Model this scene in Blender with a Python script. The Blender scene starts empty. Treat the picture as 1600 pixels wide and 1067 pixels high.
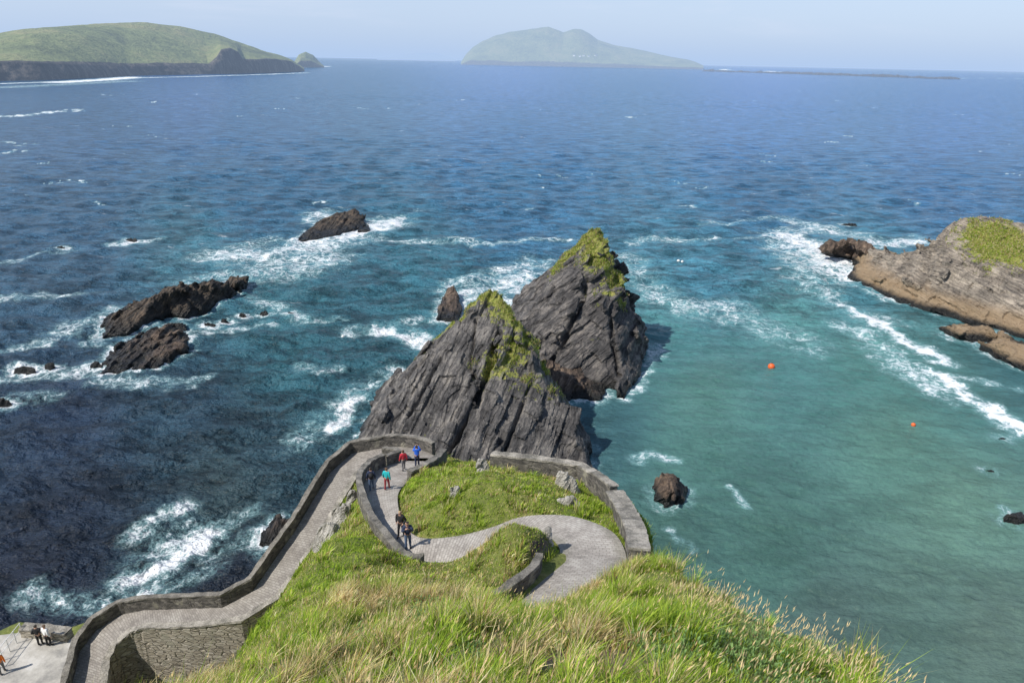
import bpy, bmesh, math, random
import numpy as np
from mathutils import Vector, Matrix
from mathutils.bvhtree import BVHTree
random.seed(7); rng=np.random.default_rng(11)
PI=math.pi; H=46.0
col=bpy.context.scene.collection
TH=math.radians(22.29); RO=math.radians(1.15)
R3=(Matrix.Rotation(PI/2-TH,3,'X')@Matrix.Rotation(RO,3,'Z'))
CAM=Vector((0,0,H))
def ray(px,py): return R3@Vector(((px-800)/1067,-(py-533.5)/1067,-1))
def P(px,py,D=H):
    d=ray(px,py); return CAM+d*(D/(-d.z))
def PY(px,py,Y):
    d=ray(px,py); return CAM+d*(Y/d.y)
def PR(px,py,r):
    d=ray(px,py); return CAM+d*(r/math.hypot(d.x,d.y))
# ---------- noise ----------
perm=rng.permutation(256); perm=np.concatenate([perm,perm,perm])
gr=rng.normal(size=(256,3)); gr/=np.linalg.norm(gr,axis=1)[:,None]
def pn(x,y,z):
    x=np.asarray(x,float);y=np.asarray(y,float)+0*x;z=np.asarray(z,float)+0*x
    xi=np.floor(x).astype(int);yi=np.floor(y).astype(int);zi=np.floor(z).astype(int)
    xf=x-xi;yf=y-yi;zf=z-zi;xi&=255;yi&=255;zi&=255
    f=lambda t:t*t*t*(t*(t*6-15)+10)
    u,v,w=f(xf),f(yf),f(zf);out=0
    for a in(0,1):
        for b in(0,1):
            for c in(0,1):
                g=gr[perm[perm[perm[xi+a]+yi+b]+zi+c]]
                out=out+(g[...,0]*(xf-a)+g[...,1]*(yf-b)+g[...,2]*(zf-c))*(u if a else 1-u)*(v if b else 1-v)*(w if c else 1-w)
    return out*1.6
def fbm(x,y,z=0.0,o=4,s=1.0):
    r=0;a=1;t=0
    for i in range(o):
        r=r+a*pn(x*s+17*i,np.asarray(y)*s+5*i,np.asarray(z)*s+9*i);t+=a;a*=.5;s*=2.03
    return r/t
def sm(a,b,x):
    t=np.clip((x-a)/(b-a),0,1);return t*t*(3-2*t)
# ---------- mesh helpers ----------
def link(name,me,parent=None,mat=None,loc=None):
    o=bpy.data.objects.new(name,me);col.objects.link(o)
    if mat: me.materials.append(mat)
    if parent: o.parent=parent
    if loc is not None: o.location=loc
    return o
def np_mesh(name,V,quads=None,tris=None,smooth=True):
    me=bpy.data.meshes.new(name);V=np.ascontiguousarray(V,dtype=np.float32)
    me.vertices.add(len(V));me.vertices.foreach_set('co',V.ravel())
    L=[];S=[];c=0
    if quads is not None and len(quads):
        L.append(quads.ravel());S.append(np.arange(len(quads))*4+c);c+=quads.size
    if tris is not None and len(tris):
        L.append(tris.ravel());S.append(np.arange(len(tris))*3+c);c+=tris.size
    L=np.concatenate(L).astype(np.int32);S=np.concatenate(S).astype(np.int32)
    me.loops.add(len(L));me.loops.foreach_set('vertex_index',L)
    me.polygons.add(len(S));me.polygons.foreach_set('loop_start',S)
    me.update(calc_edges=True);me.validate()
    if smooth: me.polygons.foreach_set('use_smooth',np.ones(len(me.polygons),bool))
    return me
def attr(me,name,a):
    a=np.asarray(a,np.float32)
    if a.ndim==1:
        at=me.attributes.new(name,'FLOAT','POINT');at.data.foreach_set('value',a)
    else:
        if a.shape[1]==3:a=np.hstack([a,np.ones((len(a),1),np.float32)])
        at=me.attributes.new(name,'FLOAT_COLOR','POINT');at.data.foreach_set('color',np.ascontiguousarray(a).ravel())
def gridq(r,c):
    i=np.arange(r-1)[:,None]*c+np.arange(c-1)[None,:];i=i.ravel()
    return np.stack([i,i+1,i+c+1,i+c],1)
def bm_obj(name,bm,mat,parent=None,loc=None,smooth=False):
    me=bpy.data.meshes.new(name);bmesh.ops.recalc_face_normals(bm,faces=bm.faces);bm.to_mesh(me);bm.free()
    if smooth: me.polygons.foreach_set('use_smooth',np.ones(len(me.polygons),bool))
    return link(name,me,parent,mat,loc)
def tag(o,label=None,cat=None,group=None,kind=None):
    if label:o['label']=label
    if cat:o['category']=cat
    if group:o['group']=group
    if kind:o['kind']=kind
    return o
def empty(name,loc,rz=0):
    o=bpy.data.objects.new(name,None);col.objects.link(o);o.location=loc;o.rotation_euler=(0,0,rz);return o
def lin(*c):
    return tuple(((v/255)/12.92 if v/255<=.04045 else ((v/255+.055)/1.055)**2.4) for v in c)
# ---------- node helpers ----------
class G:
    def __init__(s,mat):
        mat.use_nodes=True;s.t=mat.node_tree;s.t.nodes.clear()
    def put(s,sock,v):
        if isinstance(v,bpy.types.NodeSocket): s.t.links.new(v,sock)
        elif v is not None:
            if hasattr(sock.default_value,'__len__') and isinstance(v,(tuple,list)) and len(sock.default_value)==4 and len(v)==3: v=tuple(v)+(1,)
            sock.default_value=v
    def n(s,ty,ins={},**pr):
        n=s.t.nodes.new(ty)
        for k,v in pr.items(): setattr(n,k,v)
        for k,v in ins.items(): s.put(n.inputs[k],v)
        return n
    def m(s,op,a,b=None,c=None,clamp=False):
        n=s.n('ShaderNodeMath',operation=op,use_clamp=clamp);s.put(n.inputs[0],a);s.put(n.inputs[1],b)
        if c is not None:s.put(n.inputs[2],c)
        return n.outputs[0]
    def vm(s,op,a,b=None,out=0):
        n=s.n('ShaderNodeVectorMath',operation=op);s.put(n.inputs[0],a)
        if b is not None:s.put(n.inputs[3] if op=='SCALE' else n.inputs[1],b)
        return n.outputs[out]
    def mix(s,f,a,b,bl='MIX'):
        n=s.n('ShaderNodeMix',data_type='RGBA',blend_type=bl);s.put(n.inputs[0],f);s.put(n.inputs[6],a);s.put(n.inputs[7],b);return n.outputs[2]
    def noise(s,v,sc,det=4,ro=.55,di=0):
        return s.n('ShaderNodeTexNoise',{'Vector':v,'Scale':sc,'Detail':det,'Roughness':ro,'Distortion':di}).outputs[0]
    def ss(s,x,a,b):
        n=s.n('ShaderNodeMapRange',{'Value':x,'From Min':a,'From Max':b},interpolation_type='SMOOTHSTEP');return n.outputs[0]
    def ramp(s,f,st):
        n=s.n('ShaderNodeValToRGB',{'Fac':f});e=n.color_ramp.elements
        while len(e)<len(st):e.new(.5)
        for i,(p,c) in enumerate(st):e[i].position=p;e[i].color=tuple(c)+(1,)
        return n.outputs[0]
    def bump(s,h,st,di,nrm=None):
        n=s.n('ShaderNodeBump',{'Height':h,'Strength':st,'Distance':di})
        if nrm is not None:s.put(n.inputs['Normal'],nrm)
        return n.outputs[0]
    def pos(s): return s.n('ShaderNodeNewGeometry').outputs['Position']
    def attr(s,nm,o='Fac'): return s.n('ShaderNodeAttribute',attribute_name=nm).outputs[o]
    def bsdf(s,**k):
        return s.n('ShaderNodeBsdfPrincipled',{a.replace('_',' '):v for a,v in k.items()}).outputs[0]
    def out(s,sh): s.t.links.new(sh,s.n('ShaderNodeOutputMaterial').inputs[0])
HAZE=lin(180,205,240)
def haze(g,sh,L,mx=1.0):  # aerial haze painted into the material as a glow that grows with distance
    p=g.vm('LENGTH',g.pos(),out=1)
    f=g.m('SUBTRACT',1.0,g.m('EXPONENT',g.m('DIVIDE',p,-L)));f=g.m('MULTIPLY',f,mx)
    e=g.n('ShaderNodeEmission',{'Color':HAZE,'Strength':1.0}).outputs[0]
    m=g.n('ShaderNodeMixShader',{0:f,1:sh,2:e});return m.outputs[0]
def mat(name): return bpy.data.materials.new(name)
def plain(name,c,ro=.7,var=.25,sc=20,metal=0):
    m=mat(name);g=G(m);n=g.noise(g.pos(),sc)
    c2=tuple(x*(1-var) for x in c)
    g.out(g.bsdf(Base_Color=g.mix(n,c2,tuple(min(1,x*(1+var)) for x in c)),Roughness=ro,Metallic=metal));return m
BED=Vector((.8,.05,-.5)).normalized()
def rock_mat(name,dark,midc,light,bed=BED,wet=1.0,tide=None,sc=1.0,hz=None):
    m=mat(name);g=G(m);p=g.pos()
    d=g.vm('DOT_PRODUCT',p,tuple(bed),out=1)
    wv=g.m('MULTIPLY',g.noise(p,.3*sc,3,.6),1.6/sc)
    st=g.vm('SCALE',p,.26*sc);dv=g.n('ShaderNodeCombineXYZ',{0:g.m('MULTIPLY',g.m('ADD',d,wv),2.4*sc)}).outputs[0]
    v=g.vm('ADD',st,dv)
    a=g.noise(v,1.0,6,.70,.3);b=g.noise(p,.35*sc,6,.68);c=g.noise(p,3*sc,5,.75)
    f=g.m('ADD',g.m('MULTIPLY',a,.46),g.m('ADD',g.m('MULTIPLY',b,.40),g.m('MULTIPLY',c,.20)))
    colr=g.ramp(f,[(.43,dark),(.53,midc),(.63,light)])
    z=g.n('ShaderNodeSeparateXYZ',{0:p}).outputs[2]
    zz=g.m('ADD',z,g.m('MULTIPLY',b,-1.6))
    if tide: colr=g.mix(g.m('MULTIPLY',g.ss(zz,4.2,1.6),.75),colr,g.mix(c,tide,tuple(x*.45 for x in tide)))
    w=g.m('MULTIPLY',g.ss(zz,.9,-.2),wet)
    colr=g.mix(w,colr,(.010,.010,.009))
    gn=g.noise(p,.9,6,.78)
    gf=g.ss(g.m('ADD',g.attr('green'),g.m('MULTIPLY',g.m('SUBTRACT',gn,.5),2.8)),.46,.60)
    gc=g.ramp(g.noise(p,2.2,5,.7),[(.3,(.09,.11,.02)),(.5,(.24,.26,.05)),(.7,(.42,.37,.12))])
    colr=g.mix(gf,colr,gc)
    nb=g.bump(g.m('ADD',a,g.m('MULTIPLY',c,.5)),1.0,.5/sc)
    sh=g.bsdf(Base_Color=colr,Roughness=g.m('SUBTRACT',.85,g.m('MULTIPLY',w,.5)),Normal=nb)
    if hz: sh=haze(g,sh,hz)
    g.out(sh);return m
BED2=Vector((.6,-.1,-.75)).normalized();BEDT=Vector((.58,.12,.75)).normalized()
M_stack=rock_mat('stack_rock',(.020,.019,.019),(.095,.089,.085),(.28,.255,.225))
M_stack2=rock_mat('stack_rock_far',(.020,.019,.020),(.080,.074,.071),(.24,.215,.19),bed=BED2)
M_black=rock_mat('black_rock',(.012,.011,.010),(.050,.040,.031),(.17,.12,.08))
M_tan=rock_mat('tan_rock',(.06,.05,.043),(.22,.188,.15),(.46,.39,.31),bed=BEDT,tide=(.42,.29,.16))
M_pale=rock_mat('pale_rock',(.16,.15,.13),(.36,.34,.30),(.55,.52,.47),wet=0,sc=2.5)
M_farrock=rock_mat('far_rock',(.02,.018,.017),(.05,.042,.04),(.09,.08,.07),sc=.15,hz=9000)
M_mix=rock_mat('brown_black_rock',(.020,.016,.013),(.095,.066,.048),(.25,.18,.125))
# ---------- rock builder ----------
o_data={}
def rock(name,label,cat,hulls,voxel,m,big=.4,ledge=.35,per=1.6,bed=BED,green=None,group=None,lift=.45,slabs=None,ridge=None,cracks=None,rough=.5):
    bm=bmesh.new();bd=Vector(bed);ztop=max(p.z for h in hulls for p in h)
    def hull(h):
        vs=[bm.verts.new(p) for p in h];r=bmesh.ops.convex_hull(bm,input=vs)
        bmesh.ops.delete(bm,geom=list({e for e in r['geom_interior'] if isinstance(e,bmesh.types.BMVert)}),context='VERTS')
    for h in hulls: hull(list(h)+[Vector((p.x,p.y,lift)) for p in h if abs(p.z+3)<.01])
    def box(c,a1,a2,a3,s1,s2,s3):
        hull([c+a1*x*s1*random.uniform(.75,1.1)+a2*y*s2*random.uniform(.7,1.1)+a3*z*s3*random.uniform(.7,1.1) for x in(-1,1) for y in(-1,1) for z in(-1,1)])
    if slabs:
        n,sz=slabs;bm.normal_update();fs=[(f.calc_area(),[v.co.copy() for v in f.verts],f.normal.copy()) for f in bm.faces]
        fs=[f for f in fs if max(v.z for v in f[1])>.6 and f[2].length>.5]
        wt=[f[0] for f in fs]
        for ar,vs,nf in random.choices(fs,weights=wt,k=n):
            a,b=random.random(),random.random()
            if a+b>1:a,b=1-a,1-b
            c=vs[0]+(vs[1]-vs[0])*a+(vs[2]-vs[0])*b
            if c.z<-.5: continue
            d=bd.cross(nf)
            if d.length<.2:continue
            d.normalize();e=nf.cross(d);k=sz*random.uniform(.35,1.0)**1.3
            k*=min(1,.25+1.7*(1-max(0,c.z)/ztop)) if ztop>6 else 1
            tilt=random.uniform(-.16,.16);nf2=(nf+e*tilt).normalized();e2=(e-nf*tilt).normalized()
            top=abs(d.z)*k*2.0+c.z
            if top>ztop-.2: c=c-Vector((0,0,min(2,top-ztop+.3)))
            box(c-nf*k*.08,d,e2,nf2,k*random.uniform(1.0,2.0),k*random.uniform(.22,.6),k*random.uniform(.13,.26))
    if ridge:
        ln,n,sz=ridge
        for _ in range(n):
            i=random.randrange(len(ln)-1);c=ln[i].lerp(ln[i+1],random.random())
            tr=bd.cross(Vector((0,-1,0))).normalized();tr=tr if tr.z>0 else -tr;k=sz*random.uniform(.4,1)
            if ztop>6: k*=min(1,.32+2.4*(1-c.z/ztop))
            box(c+Vector((random.gauss(0,.15),random.gauss(0,.4),-k*.5)),tr,bd,tr.cross(bd),k*random.uniform(.6,1.0),k*random.uniform(.2,.45),k*random.uniform(.5,1.0))
    me=bpy.data.meshes.new(name);bmesh.ops.recalc_face_normals(bm,faces=bm.faces);bm.to_mesh(me);bm.free()
    o=link(name,me);md=o.modifiers.new('r','REMESH');md.mode='VOXEL';md.voxel_size=voxel
    dg=bpy.context.evaluated_depsgraph_get();me2=bpy.data.meshes.new_from_object(o.evaluated_get(dg))
    bpy.data.objects.remove(o);me2.name=name;me2.materials.clear()
    n=len(me2.vertices);V=np.empty(n*3,np.float32);me2.vertices.foreach_get('co',V);V=V.reshape(-1,3).astype(float)
    N=np.empty(n*3,np.float32);me2.vertices.foreach_get('normal',N);N=N.reshape(-1,3)
    x,y,z=V.T;b=np.array(bd);uu=np.array(bd.orthogonal().normalized());vv=np.cross(b,uu)
    u=V@uu/(per*1.9)+.4*fbm(x,y,z,2,.2);v=V@vv/(per*2.1)+.4*fbm(y,z,x,2,.2)
    s=(V@b)/per+.4*fbm(x,y,z,3,.12);ce=np.floor(s);saw=s-ce
    s2=(V@b)/(per*.31)+.5*fbm(x,y,z,3,.22);c2=np.floor(s2);saw2=s2-c2
    ju=np.floor(u+ce*.37);jv=np.floor(v+ce*.61)
    blk=pn(ce*.713+.21,ju*.637+.33,jv*.571+.4);blk2=pn(c2*.413+.21,np.floor(u*2.3+c2*.4)*.937+.13,np.floor(v*2.3)*.671+.7)
    var=np.clip(.6+1.6*fbm(x,y,z,2,.17),.1,1.5)
    d=big*fbm(x,y,z,4,.16/max(.4,big)*.5)*1.5+ledge*1.5*blk+ledge*.55*(saw-.5)*var+ledge*.55*blk2+ledge*.3*(saw2-.5)*var+ledge*rough*fbm(x,y,z,4,.55)+min(.12,voxel*.6)*fbm(x,y,z,3,1.3)
    if cracks:
        for pts,wd,dp in cracks:
            wx=x+.35*fbm(x,y,z,3,.35);wz=z+.35*fbm(x,y,z,3,.4);best=np.full(n,1e9)
            for p1,p2 in zip(pts[:-1],pts[1:]): best=np.minimum(best,segd(wx,wz,(p1.x,p1.z),(p2.x,p2.z))[0])
            d-=dp*np.exp(-(best/wd)**2)*np.clip(-N[:,1]*2,0,1)
    V=V+N*(d*.9)[:,None]
    ctr=V.mean(0);ctr[2]=0
    me2.vertices.foreach_set('co',(V-ctr).astype(np.float32).ravel())
    gv=np.zeros(n) if green is None else green(V,N)
    attr(me2,'green',gv);me2.polygons.foreach_set('use_smooth',np.zeros(len(me2.polygons),bool))
    me2.update()
    o=link(name,me2,None,m,ctr);tag(o,label,cat,group)
    o_data[o.name]=(V,N,gv)
    return o
def low(v,z=-3): return Vector((v.x,v.y,z))
def segd(X,Y,a,b):
    ax,ay=a[0],a[1];dx,dy=b[0]-ax,b[1]-ay;L=dx*dx+dy*dy+1e-9
    t=np.clip(((X-ax)*dx+(Y-ay)*dy)/L,0,1);return np.hypot(X-ax-t*dx,Y-ay-t*dy),t
def polyd3(V,pts):
    best=np.full(len(V),1e9)
    for a,b in zip(pts[:-1],pts[1:]):
        a=np.array(a);b=np.array(b);e=b-a;t=np.clip(((V-a)@e)/(e@e),0,1);best=np.minimum(best,np.linalg.norm(V-a-t[:,None]*e,axis=1))
    return best
# ---------- blades ----------
def blades(name,B,L,w,colr,mat_,lean=.5,wind=(.5,.25),parent=None,loc=(0,0,0),az=None):
    n=len(B);az=rng.uniform(0,2*PI,n) if az is None else az;ln=rng.uniform(.1,1,n)*lean
    dx=np.cos(az)*ln+wind[0]*rng.uniform(.2,1,n);dy=np.sin(az)*ln+wind[1]*rng.uniform(.2,1,n)
    fa=rng.uniform(0,PI,n);sx=np.cos(fa)*w/2;sy=np.sin(fa)*w/2
    D1=np.stack([dx*.25,dy*.25,np.ones(n)],1);D2=np.stack([dx*.9,dy*.9,np.full(n,.75)],1)
    m_=B+D1*(L*.5)[:,None];t_=m_+D2*(L*.5)[:,None];S=np.stack([sx,sy,0*sx],1)
    V=np.stack([B-S,B+S,m_+S*.8,m_-S*.8,t_],1).reshape(-1,3)-np.array(loc)
    i=np.arange(n)*5
    me=np_mesh(name,V,np.stack([i,i+1,i+2,i+3],1),np.stack([i+3,i+2,i+4],1),False)
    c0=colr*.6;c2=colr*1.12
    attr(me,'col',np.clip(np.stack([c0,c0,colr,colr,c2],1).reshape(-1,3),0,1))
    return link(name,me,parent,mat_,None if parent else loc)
m=mat('grass_blades');g=G(m)
c=g.attr('col','Color')
a=g.n('ShaderNodeBsdfDiffuse',{'Color':c}).outputs[0];t=g.n('ShaderNodeBsdfTranslucent',{'Color':c}).outputs[0]
g.out(g.n('ShaderNodeMixShader',{0:.40,1:a,2:t}).outputs[0]);M_blade=m
GA=np.array([[.29,.44,.045],[.40,.53,.06],[.50,.58,.11],[.19,.31,.035]]);GS=np.array([[.76,.63,.33],[.64,.51,.24],[.82,.71,.44],[.47,.31,.14]])
def gcol(n,straw,br=1.0):
    k=rng.integers(0,4,n);c=GA[k];q=rng.random(n)<straw;c[q]=GS[rng.integers(0,4,q.sum())]
    return c*rng.uniform(.75,1.2,n)[:,None]*br
def turf(o,count,L,w,thr=.45):
    V,N,gv=o_data[o.name];x,y,z=V.T;nn=fbm(x,y,z,3,.6)
    p=np.clip(gv-thr+nn*1.5,0,.5)*np.clip(N[:,2]+.2,0,1);p[(V[:,2]<1)|(gv<.12)]=0
    if p.sum()==0:return
    k=rng.choice(len(V),count,p=p/p.sum());B=V[k]+rng.normal(0,.09,(count,3))*np.array([1,1,.2])
    l=o.location;t_=blades('turf',B,rng.uniform(.5,1.2,count)*L,np.full(count,w),gcol(count,np.full(count,.4),.8),M_blade,.5,parent=o,loc=(l.x,l.y,l.z))
    t_['kind']='stuff'
# =================== path stations ===================
UP=[((765,990),(872,990),20),((790,942),(925,935),20.8),((838,897),(968,893),21.4),((874,866),(978,866),22),((866,845),(956,830),22.4),((845,833),(902,808),22.8),((820,829),(850,804),23),((790,838),(808,809),23.2),((745,868),(770,823),23.4),((700,882),(720,836),23.6),((662,890),(672,841),23.9),((632,882),(648,836),24.2),((605,850),(632,820),24.8),((585,822),(623,795),25.4),((571,785),(622,772),26.2),((567,760),(632,757),26.8),((582,740),(652,744),27.3),((604,728),(672,733),27.6),((628,720),(686,722),27.9)]
RA=[((628,717),(688,716),28.0),((618,714),(655,702),28.2),((600,713),(610,698),28.5),((585,722),(550,708),29),((554,745),(516,738),29.5),((529,785),(490,780),30.2),((500,835),(462,828),31),((471,880),(432,870),31.8),((431,936),(396,922),32.6),((376,970),(350,948),33.2),((302,978),(290,950),33.7),((226,980),(224,953),34.1),((203,988),(188,960),34.5),((178,1008),(150,985),35),((164,1035),(124,1018),35.6),((158,1078),(112,1070),36),((154,1110),(100,1115),36.3)]
def crm(pts,n,lin_from=999):
    out=[];k=len(pts)
    for i in range(k-1):
        p0=pts[max(i-1,0)];p1=pts[i];p2=pts[i+1];p3=pts[min(i+2,k-1)]
        for j in range(n):
            t=j/n
            out.append(p1.lerp(p2,t) if i>=lin_from else .5*((2*p1)+(p2-p0)*t+(2*p0-5*p1+4*p2-p3)*t*t+(3*p1-p0-3*p2+p3)*t**3))
    out.append(pts[-1]);return out
def edges(S,n=6,lf=999):
    return crm([P(*s[0],s[2]) for s in S],n,lf),crm([P(*s[1],s[2]) for s in S],n,lf)
upL,upR=edges(UP);raL,raR=edges(RA,6,2)
def off(pts,other,d):
    out=[]
    for a,b in zip(pts,other):
        v=(a-b);v.z=0;v.normalize();out.append(a+v*d)
    return out
def ribbon(name,Lp,Rp,m,across=8):
    V=[];UV=[];s=0;pc=None
    for a,b in zip(Lp,Rp):
        c=(a+b)/2
        if pc is not None:s+=(c-pc).length
        pc=c;w=(b-a).length
        for j in range(across+1):
            t=j/across;q=a.lerp(b,t);q=Vector((q.x,q.y,q.z+.05*math.sin(PI*t)));V.append(q);UV.append(((t-.5)*w,s))
    me=np_mesh(name,np.array([tuple(v) for v in V]),gridq(len(Lp),across+1))
    attr(me,'pu',np.array([u[0] for u in UV]));attr(me,'pv',np.array([u[1] for u in UV]))
    return link(name,me,None,m)
def path_mat(name,k):
    m=mat(name);g=G(m);p=g.pos();pv=g.attr('pv');pu=g.attr('pu')
    uv=g.n('ShaderNodeCombineXYZ',{0:pu,1:pv}).outputs[0]
    br=g.n('ShaderNodeTexBrick',{'Vector':uv,'Scale':1.0,'Color1':(0,0,0,1),'Color2':(1,1,1,1),'Mortar':(.5,.5,.5,1),'Mortar Size':.018,'Brick Width':.34,'Row Height':.17})
    groove=br.outputs[1];bc=g.n('ShaderNodeSeparateColor',{0:br.outputs[0]}).outputs[0]
    cc=g.ramp(g.m('ADD',g.m('MULTIPLY',g.noise(p,.7,6,.7),.6),g.m('ADD',g.m('MULTIPLY',g.noise(p,11,4,.75),.30),g.m('MULTIPLY',bc,.11))),[(.36,tuple(k*x for x in(.20,.18,.16))),(.5,tuple(k*x for x in(.34,.31,.275))),(.64,tuple(k*x for x in(.46,.43,.385)))])
    ed=g.ss(g.m('ADD',g.m('ABSOLUTE',pu),g.m('MULTIPLY',g.noise(p,2,4,.7),.8)),1.3,1.8)
    cc=g.mix(g.m('MULTIPLY',groove,.5),cc,(.10,.09,.08));cc=g.mix(g.m('MULTIPLY',ed,.4),cc,(.12,.12,.08))
    g.out(g.bsdf(Base_Color=cc,Roughness=.92,Normal=g.bump(g.m('ADD',g.m('MULTIPLY',groove,-1.0),g.m('MULTIPLY',g.noise(p,14,4),.5)),.5,.03)));return m
tag(ribbon('path',upL,upR,path_mat('path_setts',1.08)),kind='structure')
tag(ribbon('ramp_path',raL,raR,path_mat('ramp_concrete',.8)),kind='structure')
# =================== terrain ===================
E=[(1330,1067,11.0),(1290,1024,11.6),(1232,994,12.2),(1145,952,12.9),(1075,905,13.9),(1035,892,15.4),(1018,876,22.3),(1010,820,23.5),(985,785,24.7),(925,745,26.5),(850,732,27.4),(765,724,28),(710,718,28.6),(690,708,29),(610,695,29.6),(548,702,30.2),(508,735,30.8),(486,775,31.6),(458,826,32.6),(428,868,33.6),(392,920,34.6),(346,944,36.3),(290,947,38),(224,949,39.5),(170,958,40.5),(110,982,41.5),(30,972,42)]
EP=[Vector((5.3,-6,42)),Vector((5.0,3,39))]+[P(*e) for e in E]+[Vector((-48,36,3)),Vector((-50,10,20)),Vector((-40,-6,40))]
C=[(400,1067,13.5),(500,1067,10.5),(600,1067,9),(800,1067,8.2),(1000,1067,8),(1190,1067,8.9),(450,1000,15.8),(550,1000,12.8),(700,1000,11),(850,1000,10.9),(1000,1000,10.2),(1140,1000,10.4),(1220,1030,10.9),
(480,930,18.8),(560,930,16.2),(650,940,15.8),(750,955,15.2),(850,978,15),(950,940,14.4),(1050,925,13),(1000,892,15.2),(930,926,16),(840,980,15.4),(1080,914,13.9),
(620,903,20.7),(560,872,21.6),(520,850,23.4),(490,880,23),(435,938,24.5),(390,1000,24),(362,1050,24),(250,1120,15),(120,1125,17),
(700,790,23.8),(700,760,24.6),(760,760,24.0),(760,738,26.0),(850,775,23.6),(905,795,23.8),(850,748,25.4),(650,790,25),(800,795,23.1),(930,780,25),
(805,868,21.5),(775,890,21.9),(838,872,21.9),(795,885,21.6),(740,905,21.8),(700,726,27.9),(545,800,28),(552,765,29.5),(530,830,26.5),(700,908,22.3),(500,858,28.5)]
CW=[(0,0,44.2),(-6,0,42.5),(4,0,42.5),(0,3,41.2),(-14,2,36),(-25,5,28),(-20,-6,40),(-27,24,5),(-32,26,4)]
ctrl=[tuple(P(*c)) for c in C]+CW+[tuple(p) for p in EP]+[tuple((a+b)/2) for a,b in zip(EP[:-1],EP[1:])]
for px in(190,250,300,338):
    for D in(20,24,28,32,36):
        q=P(px,1072,D);ctrl.append((q.x,q.y,q.z-1.2))
ctrl+=[tuple((upL[i]+upR[i])/2) for i in range(0,len(upL),6)]
foot=off(raL,raR,1.1);foot2=off(raL,raR,2.6)
for i in range(0,len(raL),6):
    c_=(raL[i]+raR[i])/2
    if i<54: ctrl.append((c_.x,c_.y,c_.z-.8))
    else:
        ctrl.append((c_.x,c_.y,c_.z-5.5))
        if i>54: ctrl.append((foot[i].x,foot[i].y,foot[i].z-6.8))
        if 54<i<84: ctrl.append((foot2[i].x,foot2[i].y,foot2[i].z-7.2))
ctrl=np.array(ctrl)
d_=np.hypot(ctrl[:,None,0]-ctrl[None,:,0],ctrl[:,None,1]-ctrl[None,:,1])
ph=lambda r:np.sqrt(r*r+.36)
n_=len(ctrl);A_=np.zeros((n_+3,n_+3));A_[:n_,:n_]=ph(d_)-np.eye(n_)*.06;A_[:n_,n_:]=np.c_[ctrl[:,:2],np.ones(n_)];A_[n_:,:n_]=A_[:n_,n_:].T
W_=np.linalg.solve(A_,np.r_[ctrl[:,2],0,0,0])
def rbf(X,Y):
    o=W_[n_]*X+W_[n_+1]*Y+W_[n_+2]
    for i in range(n_):o=o+W_[i]*ph(np.hypot(X-ctrl[i,0],Y-ctrl[i,1]))
    return o
def pathd(X,Y,Lp,Rp):
    cb=np.full(X.shape,1e9);eb=np.full(X.shape,1e9);z=np.zeros(X.shape);ins=np.zeros(X.shape,bool)
    def tri(a,b,c):
        f=lambda p,q:(q.x-p.x)*(Y-p.y)-(q.y-p.y)*(X-p.x)
        u,v,w=f(a,b),f(b,c),f(c,a);return ((u>=0)&(v>=0)&(w>=0))|((u<=0)&(v<=0)&(w<=0))
    for i in range(len(Lp)-1):
        a,b,c,d=Lp[i],Rp[i],Rp[i+1],Lp[i+1];m0=(a+b)/2;m1=(d+c)/2
        ds,t=segd(X,Y,m0,m1);k=ds<cb;cb=np.where(k,ds,cb);z=np.where(k,m0.z+(m1.z-m0.z)*t,z)
        eb=np.minimum(eb,np.minimum(segd(X,Y,a,d)[0],segd(X,Y,b,c)[0]));ins|=tri(a,b,c)|tri(a,c,d)
    return np.where(ins,-eb,eb),z
MO=P(806,866,21.8);KN=P(790,772,24.3)
def terrain_z(X,Y):
    z=rbf(X,Y)
    inside=np.zeros(X.shape,bool);dist=np.full(X.shape,1e9);ze=np.zeros(X.shape)
    k=len(EP)
    for i in range(k):
        a=EP[i];b=EP[(i+1)%k];d,t=segd(X,Y,a,b);q=d<dist;dist=np.where(q,d,dist);ze=np.where(q,a.z+(b.z-a.z)*t,ze)
        c=((a.y>Y)!=(b.y>Y))&(X<(b.x-a.x)*(Y-a.y)/(b.y-a.y+1e-12)+a.x);inside^=c
    dp,zp=pathd(X,Y,upL,upR);dr,zr=pathd(X,Y,raL,raR)
    am=sm(.1,1.2,dp)*sm(0,2,dr)
    kn=np.exp(-((X-KN.x)/4.2)**2-((Y-KN.y)/3.)**2)
    z=z+am*(.6*fbm(X,Y,0,4,.35)+.34*np.abs(fbm(X,Y,3.,3,.9))+kn*(.5+1.0*np.abs(fbm(X,Y,6.,4,.55))))
    b=1-sm(.05,.6,dp);z=z*(1-b)+(zp-.13)*b
    z=z+1.7*np.exp(-((X-MO.x)/2.1)**2-((Y-MO.y)/1.5)**2)*sm(.1,.75,dp)
    z=np.where(dr<.6,np.minimum(z,zr-.15),z)
    out=dist+.0
    nz=fbm(X,Y,7.,4,.16)
    zo=ze-out*2.5*(1+.4*nz)-np.minimum(out,3)*.6*np.abs(fbm(X,Y,1.,3,.6))-.6*np.minimum(out,1)
    led=zo/2.6+.7*nz;zo=zo+.8*np.sin(led*2*PI)*np.clip(out/3-.3,0,1)
    blend=sm(0,.6,out)
    z=np.where(inside,z,(np.minimum(z,ze)*(1-blend)+zo*blend))
    return np.maximum(z,-4),inside,dp,dr,dist
gx=np.arange(-62,32,.25);gy=np.arange(-6,68,.25);GX,GY=np.meshgrid(gx,gy)
GZ,GI,GDP,GDR,GDE=terrain_z(GX,GY)
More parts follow.
